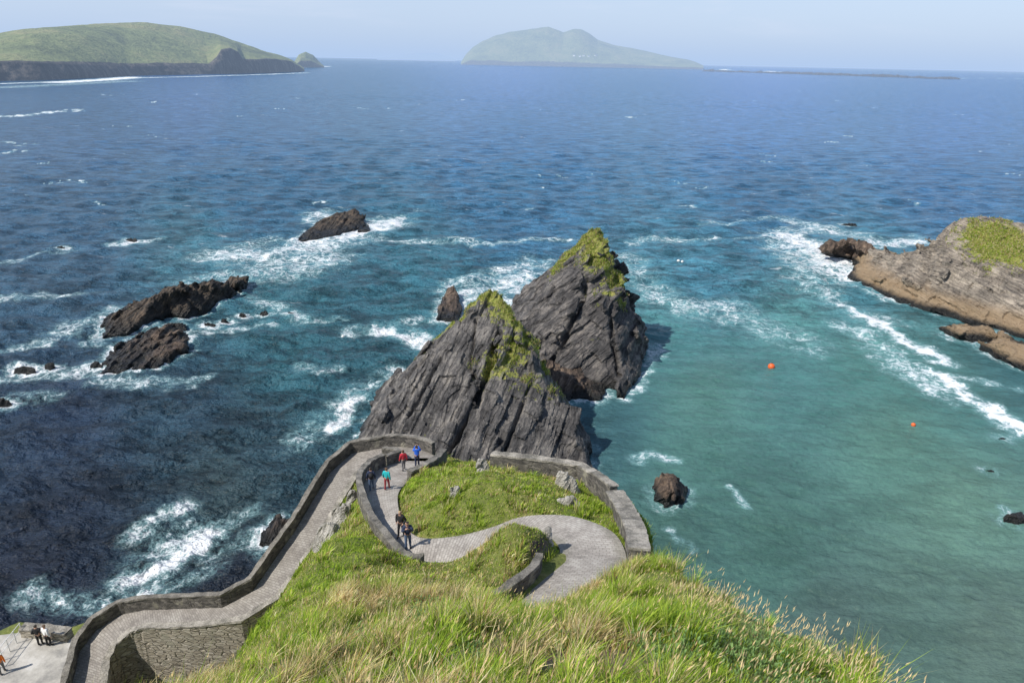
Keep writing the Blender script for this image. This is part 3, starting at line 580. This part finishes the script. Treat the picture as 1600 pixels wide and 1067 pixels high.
# =================== far land ===================
def interp(pts,x): return np.interp(x,[p[0] for p in pts],[p[1] for p in pts])
m=mat('island_turf');g=G(m);p=g.pos();ck=g.attr('cliff')
n1=g.noise(p,.004,6,.6);n2=g.noise(p,.03,6,.7)
gc=g.ramp(g.m('ADD',g.m('MULTIPLY',n1,.6),g.m('MULTIPLY',n2,.4)),[(.38,(.11,.135,.05)),(.5,(.20,.235,.085)),(.62,(.29,.28,.12))])
rc=g.ramp(g.noise(g.vm('MULTIPLY',p,(1,1,.25)),.05,7,.75),[(.38,(.008,.007,.007)),(.5,(.04,.034,.03)),(.64,(.15,.125,.10))])
f=g.ss(g.m('ADD',ck,g.m('MULTIPLY',g.m('SUBTRACT',n2,.5),.8)),.42,.55)
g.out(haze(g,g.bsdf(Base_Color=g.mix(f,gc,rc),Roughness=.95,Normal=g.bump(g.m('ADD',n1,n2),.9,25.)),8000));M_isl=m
def island(name,label,x0,x1,shore,ctop,crest,rc_,r=None,nc=220,rough=8,cl=1.0):
    xs=np.linspace(x0,x1,nc);rows=[[] for _ in range(62)];ck=[[] for _ in range(62)]
    for i,px in enumerate(xs):
        if r is None: S=P(px,float(interp(shore,px)));rs_=math.hypot(S.x,S.y)
        else: rs_=r
        dv=ray(px,100);az=math.atan2(dv.x,dv.y);yt=float(interp(ctop,px));yc=float(interp(crest,px))
        zc=max(1,PR(px,yt,rs_+rough*3).z);zk=max(zc*1.02,PR(px,yc,rs_+rc_).z)
        for k in range(62):
            if k<18: t=k/17;rr_=rs_+rough*3*t**1.5;z_=-3+(zc+3)*t;c_=cl
            elif k<50: t=(k-17)/32;rr_=rs_+rough*3+(rc_-rough*3)*t;z_=zc+(zk-zc)*math.sin(t*PI/2);c_=0 if k>18 else .6*cl
            else: t=(k-49)/12;rr_=rs_+rc_*(1+t);z_=zk*(1-t)-3*t;c_=0
            rows[k].append((math.sin(az)*rr_,math.cos(az)*rr_,z_));ck[k].append(c_)
    V=np.array(rows);ck=np.array(ck,float);x,y,z=V[...,0].copy(),V[...,1].copy(),V[...,2].copy()
    s=1/(rough*9);w=np.ones(62);w[:2]=.4;nn=fbm(x,y,z*2,5,s)
    amp=np.where(ck>.4,rough*2.6,rough*.5)*w[:,None]
    rad=np.hypot(x,y);V[...,0]+=x/rad*nn*amp;V[...,1]+=y/rad*nn*amp
    tt=np.sin(np.clip((np.arange(62)-17)/32,0,1)*PI)[:,None]
    V[...,2]+=np.where(z>0,fbm(x,y,3.,4,s*.7)*rough*.6,0)+tt*fbm(x,y,11.,4,s*.22)*z.max()*.16
    l=V.reshape(-1,3).mean(0);l[2]=0
    me=np_mesh(name,V.reshape(-1,3)-l,gridq(62,nc));attr(me,'cliff',ck.ravel())
    o=link(name,me,None,M_isl,l);tag(o,label,'island');return o
island('island','large green island with dark cliffs at the upper left',-260,474,[(-260,136),(0,127),(60,126),(120,123),(200,119),(300,117),(400,115),(474,112)],[(-260,100),(0,98),(100,100),(200,103),(325,104),(340,92),(348,80),(362,77),(374,82),(380,94),(430,92),(455,96),(474,110)],[(-260,75),(0,57),(50,48),(100,43),(160,39),(240,36),(290,42),(340,54),(380,68),(420,82),(450,92),(474,108)],620,nc=420,rough=9)
island('islet','small conical green islet just right of the large green island',458,506,[(458,106),(506,106)],[(458,104),(470,96),(485,96),(506,105)],[(458,100),(468,86),(479,81),(490,86),(500,98),(506,104)],140,nc=60,rough=6)
isl_far=island('island','hazy twin peaked island on the horizon at centre',720,1100,None,[(720,101),(735,95),(800,98),(900,100),(1000,103),(1100,106)],[(720,99),(728,86),(740,74),(755,64),(775,55),(800,50),(830,45),(855,42),(868,47),(878,51),(893,46),(905,47),(918,53),(932,63),(955,70),(1000,79),(1050,90),(1085,98),(1100,104)],1400,r=8200,rough=26,cl=.7)
island('island','very faint low island on the left part of the horizon',590,712,None,[(590,92),(712,93)],[(590,92),(620,88),(650,84),(680,83),(700,89),(712,93)],1500,r=30000,nc=60,rough=40)
for k,(a,b,w_) in enumerate([(1118,106,120),(1158,108,150),(1192,109,110),(1232,111,170),(1272,113,120),(1312,114,190),(1352,115,120),(1390,117,130),(1428,118,110),(1468,121,130)]):
    c=PR(a,b,6000-k*150);s=w_;pts=[U(c.x+math.cos(q/9*2*PI)*s,c.y+math.sin(q/9*2*PI)*s*.4,-4) for q in range(9)]+[U(c.x+random.uniform(-.75,.75)*s,c.y,random.uniform(4,15)) for q in range(6)]
    ordn=['first','second','third','fourth','fifth','sixth','seventh','eighth','ninth','tenth'][k]
    rock('skerry','low dark skerry on the horizon at right, %s from the left of the chain'%ordn,'skerry',[pts],5,M_farrock,4,5,22,group='skerries near the horizon')
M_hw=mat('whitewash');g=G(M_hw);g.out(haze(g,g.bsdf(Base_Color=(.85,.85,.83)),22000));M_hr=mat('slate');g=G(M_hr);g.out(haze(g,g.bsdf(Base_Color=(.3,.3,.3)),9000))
bv_=BVHTree.FromPolygons([tuple(isl_far.location+v.co) for v in isl_far.data.vertices],[tuple(p.vertices) for p in isl_far.data.polygons])
for k,a in enumerate([897,906,912,920,931]):
    d=ray(a,88+ (k%2)).normalized();h=bv_.ray_cast(CAM,d)
    if h[0] is None: continue
    e=empty('cottage',h[0],.1*k);tag(e,'tiny white cottage on the hazy island, %s from the left'%['first','second','third','fourth','fifth'][k],'house','cottages on the hazy island')
    bm=bmesh.new();bmesh.ops.create_cube(bm,size=1,matrix=Matrix.Translation((0,0,3))@Matrix.Diagonal((24,10,14,1)));bm_obj('house_wall',bm,M_hw,e)
    bm=bmesh.new();v=[bm.verts.new(q) for q in [(-12.5,-5.5,10),(12.5,-5.5,10),(12.5,5.5,10),(-12.5,5.5,10),(-12.5,0,14),(12.5,0,14)]]
    for f_ in [(0,1,5,4),(2,3,4,5),(0,4,3),(1,2,5),(0,3,2,1)]:bm.faces.new([v[i] for i in f_])
    bm_obj('roof',bm,M_hr,e)
# =================== SEA ===================
fA=[]
def F(pts,w,a=1.0):
    q=[P(*p) for p in pts]
    if pts[0][1]>150: w*=.95;a*=.93
    for u,v in zip(q[:-1],q[1:]):fA.append((u.x,u.y,v.x,v.y,w,a))
F([(475,378),(520,372),(575,360),(610,345)],5.5,.98);F([(480,345),(500,335)],4,.65);F([(580,345),(630,345)],5,.65);F([(350,400),(420,400),(480,385),(560,372)],7,.72);F([(400,430),(470,420),(520,400)],7,.60);F([(330,395),(430,375)],5,.45);F([(300,440),(390,425)],4,.45);F([(420,415),(500,395)],9,.62)
F([(600,378),(700,376),(760,380),(830,374),(880,375)],2.6,.56);F([(980,378),(1060,374),(1140,372),(1230,364)],2.6,.54);F([(1100,350),(1230,340)],3,.38)
F([(720,462),(770,450),(830,425)],4.2,.74);F([(795,490),(820,440)],3.4,.72);F([(700,440),(690,455)],2.2,.55);F([(690,505),(720,500)],2,.65);F([(740,440),(800,420),(840,410)],5.5,.54)
F([(600,515),(640,525),(675,548)],1.9,1.05);F([(540,520),(620,515)],2,.54);F([(490,500),(540,500)],1.6,.52);F([(640,505),(700,500)],3,.52)
F([(515,668),(535,655),(548,630)],1.2,1.05);F([(470,690),(520,650),(570,605),(620,580)],2.4,.56);F([(545,690),(535,700)],1.0,.6)
F([(225,900),(270,880),(300,860),(325,830)],1.7,1.0);F([(215,830),(260,805),(290,800)],1.3,.78);F([(240,860),(300,830)],2.4,.62);F([(180,940),(230,930),(260,900)],1.3,.66);F([(60,925),(140,940),(190,945)],1.8,.50);F([(330,830),(400,790)],1.6,.40);F([(260,920),(330,900)],1.3,.48);F([(330,870),(410,830)],1.8,.40)
F([(0,545),(50,540)],2.4,.7);F([(0,470),(60,460),(120,462)],3,.54);F([(100,520),(150,500),(180,480)],2.6,.54);F([(0,590),(60,588),(130,585)],2.1,.6);F([(150,595),(220,600),(300,590)],1.8,.57);F([(380,470),(440,480),(470,500)],2.5,.52);F([(295,520),(360,515),(420,508)],1.7,.6);F([(470,575),(520,580)],1.4,.5);F([(0,410),(100,390)],2.4,.4);F([(180,380),(230,375)],2.2,.75);F([(300,600),(330,580)],1.2,.46);F([(0,620),(90,625)],2,.42);F([(140,540),(170,500)],1.7,.64)
F([(0,182),(40,180),(95,174)],5,1.1);F([(110,171),(128,174)],3,.9);F([(110,280),(130,284)],1.6,.9);F([(0,221),(40,226)],3,.7);F([(0,240),(30,236)],2.5,.6)
F([(1225,370),(1255,380),(1290,400),(1330,430)],6.5,.97);F([(1215,385),(1260,410),(1300,440)],5,.58);F([(1240,345),(1300,362),(1380,378),(1440,378)],5,.64);F([(1370,385),(1440,378)],3,.85);F([(1240,360),(1330,362)],5,.62);F([(1345,452),(1420,478)],1.5,.64)
F([(1315,475),(1360,498),(1410,528),(1468,562)],2.1,.96);F([(1460,588),(1500,612),(1545,640),(1585,672)],1.9,.94);F([(1330,510),(1380,550),(1440,590),(1470,610)],3.6,.54);F([(1240,420),(1300,470),(1370,500)],5,.50);F([(1500,590),(1560,600),(1600,610)],1.6,.46);F([(1470,520),(1560,550)],1.4,.54)
F([(1000,440),(1060,475),(1130,480),(1210,520)],5,.5);F([(980,400),(1010,440),(1015,470)],4.2,.5);F([(1080,490),(1180,500),(1260,540)],5,.43);F([(1010,570),(985,610)],1.2,.62);F([(1020,540),(1010,580)],1.3,.5)
F([(995,722),(1020,712),(1055,722)],.7,.62);F([(1140,762),(1170,788)],.45,.6);F([(1040,830),(1080,860)],.7,.42);F([(1575,800),(1600,820)],.8,.52)
F([(0,131),(60,129),(110,127)],12,.85);F([(90,129),(160,125),(208,121)],22,1.15);F([(205,122),(300,120),(400,117),(480,114)],14,.8);F([(470,106),(512,104)],24,.95);F([(0,137),(200,127)],30,.45)
F([(1100,108),(1300,116),(1490,123)],60,1.0);F([(1480,122),(1600,123)],25,.6);F([(800,103),(1000,106),(1100,108)],80,.8)
F([(1320,213),(1332,214)],2.4,1.0);F([(975,183),(990,184)],3,.8);F([(1560,225),(1575,226)],2,.7)
for k in range(55):
    a=random.uniform(0,1600);b=random.uniform(135,330);F([(a,b),(a+random.uniform(3,12),b+random.uniform(-.5,2))],random.uniform(.5,1.3)*(330/b)**.7,random.uniform(.65,.85))
el_=np.concatenate([np.linspace(80,54,14),np.linspace(53,3.0,858),np.linspace(2.98,.35,150)])
rad=np.concatenate([H/np.tan(np.radians(el_)),[9000,12000,17000,25000,40000,70000,120000.]])
az=np.radians(np.concatenate([np.linspace(-178,-52,40),np.linspace(-50,50,1040),np.linspace(52,178,40)]))
RR,AZ=np.meshgrid(rad,az,indexing='ij');X=RR*np.sin(AZ);Y=RR*np.cos(AZ)
CS=[(100,200,46,84,116),(400,200,48,92,126),(800,200,48,97,136),(1200,200,50,100,145),(1500,200,50,98,147),(800,125,70,112,160),(1200,135,64,108,160),(300,140,58,96,138),(100,330,42,80,104),(400,300,42,87,113),(800,300,45,94,123),(1200,300,40,88,118),(1500,280,42,90,126),
(300,400,52,100,113),(650,430,45,95,109),(100,450,42,74,92),(450,560,38,82,92),(450,480,42,90,100),(300,640,34,60,74),(100,650,30,48,66),(100,800,24,38,52),(350,750,36,56,60),(400,680,34,60,70),(350,900,24,34,44),(50,900,26,36,48),(650,500,42,88,98),(580,560,36,76,86),
(1100,430,52,106,124),(1050,520,64,120,124),(1250,520,66,120,120),(1100,620,70,118,113),(1100,720,66,112,107),(1200,850,64,106,100),(1400,700,76,122,113),(1500,800,82,124,113),(1450,950,74,108,102),(1300,1000,68,97,94),(1550,1000,80,110,103),(1500,600,62,110,108),(1560,560,52,96,104),(950,660,52,92,100),(1350,560,66,118,114),(1350,450,52,105,118),(1050,850,60,98,94)]
num=np.zeros(X.shape+(3,));den=np.zeros(X.shape);e_=np.arctan(H/RR)
for (a,b,r_,g_,b_) in CS:
    q=P(a,b);aq=math.atan2(q.x,q.y);eq=math.atan(H/math.hypot(q.x,q.y))
    w=1/(((AZ-aq)**2+(e_-eq)**2)+.0012)**1.6;num+=w[...,None]*np.array(lin(r_,g_,b_));den+=w
calm=sm(0,14,X-2)*sm(150,95,Y);c3=calm[...,None]
colr=num/den[...,None]*(np.array([1.42,1.12,1.10])*(1-c3)+np.array([.88,.72,.68])*c3)
colr*=(1+.22*fbm(X,Y,0.,5,.04))[...,None]
wsc=np.clip(RR/120,.25,4)
WX=X+wsc*(3.4*fbm(X,Y,21.,3,.09)+1.8*fbm(X,Y,22.,4,.35));WY=Y+wsc*(3.4*fbm(X,Y,31.,3,.09)+1.8*fbm(X,Y,32.,4,.35))
foam=np.zeros(X.shape)
for (x1,y1,x2,y2,w,a) in fA:
    mg=3*w+8
    k=(np.abs(X-(x1+x2)/2)<abs(x1-x2)/2+mg)&(np.abs(Y-(y1+y2)/2)<abs(y1-y2)/2+mg)
    if not k.any():continue
    d,_=segd(WX[k],WY[k],(x1,y1),(x2,y2));foam[k]=np.maximum(foam[k],a*(.72*np.exp(-(d/w)**2*.9)+.28*np.exp(-(d/(w*2.2))**2)))
for nme,(V,N,gv) in o_data.items():
    if not nme.startswith(('sea_','rocky')):continue
    k=np.abs(V[:,2])<.7
    if not k.any():continue
    pts=V[k][:,:2];pts=pts[rng.choice(len(pts),min(70,len(pts)),replace=False)];c_=pts.mean(0);ex=np.abs(pts-c_).max()+8
    near=(np.abs(X-c_[0])<ex)&(np.abs(Y-c_[1])<ex);xs_=X[near];ys_=Y[near];dm=np.full(len(xs_),1e9)
    for q in pts:dm=np.minimum(dm,np.hypot(xs_-q[0],ys_-q[1]))
    A=.76 if c_[0]<8 and 'stack' not in nme else (.52 if c_[1]>85 or 'stack' in nme else .34)
    foam[near]=np.maximum(foam[near],A*np.exp(-(dm/1.6)**2))
cell=np.gradient(RR,axis=0)*1.2+.05
Z=np.zeros(X.shape);wr=np.random.default_rng(5)
for k in range(70):
    lam=.8*(19/.8)**(k/69);th=math.radians(-75+wr.normal(0,42));kx=2*PI/lam*math.cos(th);ky=2*PI/lam*math.sin(th);a=.0135*lam**.68*wr.uniform(.6,1.3)
    at=np.clip((lam/cell-1.6)/1.6,0,1)*(1-calm*(.5 if lam<5 else .87));Z+=a*at*np.sin(kx*X+ky*Y+wr.uniform(0,6.28)+1.2*np.sin(kx*.13*Y-ky*.17*X))
Z=Z+.35*Z*np.abs(Z)
Z*=np.clip((RR-30)/20,.3,1)
me=np_mesh('sea',np.stack([X,Y,Z],-1).reshape(-1,3),gridq(*X.shape));attr(me,'wcol',colr.reshape(-1,3));attr(me,'foam',foam.ravel());attr(me,'calm',calm.ravel())
m=mat('sea_water');g=G(m);p=g.pos();fo=g.attr('foam');cal=g.attr('calm')
pw=g.vm('ADD',p,g.vm('SCALE',g.n('ShaderNodeTexNoise',{'Vector':p,'Scale':.4,'Detail':4,'Roughness':.65}).outputs[1],4.0))
lace=g.n('ShaderNodeTexVoronoi',{'Vector':pw,'Scale':.5},feature='DISTANCE_TO_EDGE').outputs[0]
lace2=g.n('ShaderNodeTexVoronoi',{'Vector':pw,'Scale':1.5},feature='DISTANCE_TO_EDGE').outputs[0]
lc=g.m('ADD',g.m('MULTIPLY',g.ss(lace,.26,.0),.28),g.m('MULTIPLY',g.ss(lace2,.22,0),.20))
nf=g.noise(p,.20,6,.70,.9);nf2=g.noise(p,1.8,5,.75)
tot=g.m('ADD',g.m('ADD',fo,lc),g.m('ADD',g.m('MULTIPLY',g.m('SUBTRACT',nf,.5),1.8),g.m('MULTIPLY',g.m('SUBTRACT',nf2,.5),.6)))
gate=g.ss(fo,.07,.40)
mask=g.m('MULTIPLY',g.ss(tot,.66,1.25),gate)
veil=g.m('MULTIPLY',g.ss(tot,.15,.95),g.m('MULTIPLY',gate,.5))
ps=g.vm('MULTIPLY',p,(.35,1,1));wc=g.noise(ps,.30,5,.7);wg=g.noise(p,.02,3,.5)
wm=g.m('MULTIPLY',g.m('MULTIPLY',g.ss(g.m('ADD',wc,g.m('MULTIPLY',g.m('SUBTRACT',wg,.5),.35)),.66,.76),.5),g.m('SUBTRACT',1.0,cal))
wc_=g.attr('wcol','Color')
dk=g.noise(g.vm('MULTIPLY',p,(.4,1,1)),.20,8,.84)
df=g.m('MULTIPLY',g.ss(dk,.41,.59),g.m('SUBTRACT',1.0,g.m('MULTIPLY',cal,.6)))
wc2=g.mix(df,g.vm('SCALE',wc_,1.5),g.vm('SCALE',wc_,.54))
base=g.mix(veil,wc2,lin(140,184,188));fm=g.m('MAXIMUM',mask,wm);base=g.mix(fm,base,(.84,.86,.88))
b1=g.bump(g.noise(g.vm('MULTIPLY',p,(.7,1,1)),1.5,5,.68),g.m('SUBTRACT',1.0,g.m('MULTIPLY',cal,.4)),.5)
b2=g.bump(g.noise(g.vm('MULTIPLY',p,(.6,1,1)),.20,5,.72),g.m('SUBTRACT',1.0,g.m('MULTIPLY',cal,.72)),2.4,b1)
sh=g.bsdf(Base_Color=base,Roughness=g.m('ADD',.22,g.m('MULTIPLY',fm,.6)),IOR=1.33,Normal=b2)
sh.node.inputs['Specular IOR Level'].default_value=.34
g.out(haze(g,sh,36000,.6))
tag(link('sea',me,None,m),kind='structure')
# =================== PEOPLE ===================
M_skin=plain('skin',(.50,.30,.22),.5,.08);M_eye=plain('eye',(.03,.02,.02),.2);M_lip=plain('lip',(.35,.13,.11),.5)
def person(feet,rz,label,jacket,trouser,hair,scale=1.0,pose='stand',pack=None,stride=0.12):
    E=[];seg=[];vs=[];rd=[]
    def v(x,y,z,r): vs.append((x,y,z));rd.append(r);return len(vs)-1
    def e(a,b,t): E.append((a,b));seg.append((a,b,t))
    pel=v(0,0,.95,.125);sp=v(0,.01,1.13,.118);ch=v(0,.01,1.33,.135);nk=v(0,.015,1.49,.055);h0=v(0,.03,1.57,.075);h1=v(0,.03,1.65,.095);h2=v(0,.015,1.72,.07)
    e(pel,sp,'torso');e(sp,ch,'torso');e(ch,nk,'torso');e(nk,h0,'head');e(h0,h1,'head');e(h1,h2,'head')
    ns=v(0,.145,1.635,.014);e(h1,ns,'head')
    for s in(-1,1):
        er=v(s*.098,.02,1.645,.014);e(h1,er,'head')
        st=stride*s
        hp=v(s*.09,0,.88,.09);kn=v(s*.10,st*.6+.03,.49,.06);an=v(s*.105,st,.10,.042);to=v(s*.12,st+.17,.045,.036)
        e(pel,hp,'leg');e(hp,kn,'leg');e(kn,an,'leg');e(an,to,'foot')
        shd=v(s*.175,0,1.41,.062);e(ch,shd,'arm')
        if pose=='photo': el_,wr_=(s*.26,.16,1.24),(s*.09,.36,1.50)
        elif pose=='pocket': el_,wr_=(s*.29,-.08,1.14),(s*.2,.1,.98)
        else: el_,wr_=(s*.25,-.03-st*.3,1.13),(s*.26,.07-st*.6,.88)
        el2=v(*el_,.046);w2=v(*wr_,.03);e(shd,el2,'arm');e(el2,w2,'arm')
        dr=(Vector(wr_)-Vector(el_)).normalized();pc=Vector(wr_)+dr*.07;pm=v(*pc,.032);e(w2,pm,'hand')
        sd=dr.cross(Vector((s,0,.0))).normalized() if abs(dr.x)<.9 else Vector((0,1,0))
        for k,(o_,L_) in enumerate([(-.03,.065),(-.01,.08),(.01,.075),(.03,.06)]):
            a=pc+sd*o_+dr*.035;b=a+dr*L_*.5+Vector((-s*.008,0,0));c_=b+dr*L_*.45+Vector((-s*.025,0,0))
            i1=v(*a,.010);i2=v(*b,.009);i3=v(*c_,.008);e(pm,i1,'hand');e(i1,i2,'hand');e(i2,i3,'hand')
        a=Vector(wr_)+dr*.03+sd*-.035;b=a+dr*.035-sd*.025;i1=v(*a,.012);i2=v(*b,.010);e(pm,i1,'hand');e(i1,i2,'hand')
    me=bpy.data.meshes.new('b');me.from_pydata(vs,E,[]);ob=link('b',me)
    ob.modifiers.new('s','SKIN')
    for i,r_ in enumerate(rd):
        k=me.skin_vertices[0].data[i];k.radius=(r_*(1.25 if i in(pel,sp,ch) else 1),r_*(.85 if i in(pel,sp,ch) else 1));k.use_root=(i==pel)
    sb=ob.modifiers.new('u','SUBSURF');sb.levels=1;sb.render_levels=1
    dg=bpy.context.evaluated_depsgraph_get();m2=bpy.data.meshes.new_from_object(ob.evaluated_get(dg));bpy.data.objects.remove(ob)
    n=len(m2.vertices);V=np.empty(n*3);m2.vertices.foreach_get('co',V);V=V.reshape(-1,3);N=np.empty(n*3,np.float32);m2.vertices.foreach_get('normal',N);N=N.reshape(-1,3)
    best=np.full(n,1e9);cl=np.array(['torso']*n,dtype=object)
    for a,b,t in seg:
        A=np.array(vs[a]);Bq=np.array(vs[b]);d=Bq-A;tt=np.clip(((V-A)@d)/(d@d+1e-9),0,1);ds=np.linalg.norm(V-A-tt[:,None]*d,axis=1)/(.5*(rd[a]+rd[b])+.03)
        k=ds<best;best[k]=ds[k];cl[k]=t
    r=empty('person',feet,rz);r.scale=(scale,)*3;tag(r,label,'person')
    faces=[tuple(p.vertices) for p in m2.polygons]
    link('body',m2,r);m2.materials.clear();m2.materials.append(M_skin);m2.polygons.foreach_set('use_smooth',np.ones(len(m2.polygons),bool))
    def piece(nm,sel,offs,m):
        fs=[f for f in faces if all(sel[i] for i in f)];us=sorted({i for f in fs for i in f});mp={i:k for k,i in enumerate(us)}
        if not us:return
        q=bpy.data.meshes.new(nm);q.from_pydata([tuple(V[i]+N[i]*offs) for i in us],[],[tuple(mp[i] for i in f) for f in fs]);q.polygons.foreach_set('use_smooth',np.ones(len(q.polygons),bool));link(nm,q,r,m)
    iz=V[:,2]
    piece('jacket',((cl=='torso')&(iz>.86)&(iz<1.5))|(cl=='arm'),.02,jacket)
    piece('trousers',((cl=='leg')|((cl=='torso')&(iz<1.0)))&(iz>.09),.012,trouser)
    ft=(cl=='foot')|((cl=='leg')&(iz<.13))
    piece('shoe',ft&(V[:,0]>0),.014,M_shoe);piece('shoe',ft&(V[:,0]<0),.014,M_shoe)
    piece('hair',(cl=='head')&((iz>1.67)|((V[:,1]<.0)&(iz>1.56))),.018,hair)
    for s in(-1,1):
        bm=bmesh.new();bmesh.ops.create_uvsphere(bm,u_segments=8,v_segments=6,radius=.013,matrix=Matrix.Translation((s*.03,.112,1.655)));bm_obj('eye',bm,M_eye,r)
    bm=bmesh.new();bmesh.ops.create_cube(bm,size=1,matrix=Matrix.Translation((0,.105,1.585))@Matrix.Diagonal((.045,.02,.01,1)));bm_obj('mouth',bm,M_lip,r)
    if pack:
        bm=bmesh.new();bmesh.ops.create_cube(bm,size=1,matrix=Matrix.Translation((0,-.2,1.22))@Matrix.Diagonal((.30,.17,.44,1)));bmesh.ops.bevel(bm,geom=bm.edges[:],offset=.05,segments=3,affect='EDGES');bm_obj('backpack',bm,pack,r,smooth=True)
    return r
M_shoe=plain('shoe',(.03,.03,.03))
K={n:plain('cloth_'+n,c,.8,.15,30) for n,c in dict(navy=(.02,.03,.07),black=(.015,.015,.018),teal=(.02,.42,.45),red=(.55,.03,.05),blue=(.02,.12,.60),jeans=(.08,.12,.20),white=(.75,.75,.75),orange=(.9,.22,.03),grey=(.15,.15,.16),maroon=(.30,.04,.05)).items()}
H_d=plain('dark_hair',(.02,.014,.01));H_b=plain('brown_hair',(.09,.05,.025));H_l=plain('fair_hair',(.35,.25,.13))
PB=[]
for nm in('path','ramp_path'):
    o=bpy.data.objects[nm];PB.append(BVHTree.FromPolygons([tuple(v.co) for v in o.data.vertices],[tuple(p.vertices) for p in o.data.polygons]))
def on(px,py):
    d=ray(px,py);hs=[h[0] for h in (b.ray_cast(CAM,d.normalized()) for b in PB) if h[0]]
    return min(hs,key=lambda h:(h-CAM).length) if hs else P(px,py,26)
person(on(627,838),PI*.9,'person in black jacket on the middle path, left and behind the one in navy',K['black'],K['black'],H_l,1.0,'pocket')
person(on(638,858),PI*1.05,'person in navy jacket and grey jeans on the middle path, nearest the viewer',K['navy'],K['jeans'],H_d,1.05,'photo')
person(on(581,766),.3,'person in dark jacket and blue jeans by the left wall of the upper path',K['navy'],K['jeans'],H_d,1.02,'stand',K['black'])
person(on(605,765),-.2,'person in turquoise jacket and dark red trousers walking up the path',K['teal'],K['maroon'],H_b,.98,'stand')
person(on(631,735),.5,'person in red jacket near the hairpin turn',K['red'],K['grey'],H_b,.97,'stand')
person(on(652,729),.1,'person in bright blue jacket taking a photo at the end of the upper path',K['blue'],K['navy'],H_d,1.02,'photo')
person(P(64,1008,zp),.2,'person all in black beside the one in white on the pier platform',K['black'],K['black'],H_d,1.0,'pocket',stride=.03)
person(P(77,1009,zp),-.3,'person in white jacket and black trousers on the pier platform',K['white'],K['black'],H_b,1.03,'stand',stride=.05)
person(P(5,1052,zp),.6,'person in orange jacket at the bottom left corner, cut by the view',K['orange'],K['grey'],H_d,1.0,'stand')
# =================== camera, light, world ===================
cd=bpy.data.cameras.new('camera');cd.lens=24;cd.sensor_width=36;cd.clip_start=.1;cd.clip_end=300000
co=bpy.data.objects.new('camera',cd);col.objects.link(co);co.matrix_world=Matrix.Translation(CAM)@R3.to_4x4();bpy.context.scene.camera=co
elv=math.radians(49);sd=Vector((-.88,-.47,0)).normalized()*math.cos(elv)+Vector((0,0,math.sin(elv)))
sl=bpy.data.lights.new('sun','SUN');sl.energy=5.0;sl.angle=math.radians(.53);sl.color=(1,.95,.87)
so=bpy.data.objects.new('sun',sl);col.objects.link(so);so.rotation_euler=sd.to_track_quat('Z','Y').to_euler()
w=bpy.data.worlds.new('World');bpy.context.scene.world=w;w.use_nodes=True;t=w.node_tree;t.nodes.clear()
class GW(G):
    def __init__(s,t):s.t=t
g=GW(t);sk=g.n('ShaderNodeTexSky',sky_type='NISHITA',sun_disc=False,sun_elevation=elv,sun_rotation=math.atan2(sd.x,sd.y),altitude=50,air_density=1.0,dust_density=.6,ozone_density=1.5)
tc=g.n('ShaderNodeTexCoord').outputs['Generated'];cn=g.noise(g.vm('MULTIPLY',tc,(1,1,7)),2.2,6,.6,.3)
STR=.14
zs=g.n('ShaderNodeSeparateXYZ',{0:tc}).outputs[2]
hz=g.m('EXPONENT',g.m('MULTIPLY',g.m('MAXIMUM',zs,0.0),-5.0))
hcol=g.mix(g.ss(zs,0.0,.09),tuple(c/STR for c in HAZE)+(1,),tuple(c/STR for c in lin(196,214,248))+(1,))
skc=g.mix(hz,sk.outputs[0],hcol)
skc=g.mix(g.m('MULTIPLY',g.m('MULTIPLY',g.ss(cn,.5,.72),g.ss(zs,.015,.07)),.5),skc,tuple(c/STR for c in lin(220,229,249))+(1,))
bg=g.n('ShaderNodeBackground',{'Color':skc,'Strength':STR});t.links.new(bg.outputs[0],g.n('ShaderNodeOutputWorld').inputs[0])
sc=bpy.context.scene;sc.view_settings.view_transform='Standard';sc.view_settings.look='None';sc.view_settings.exposure=0
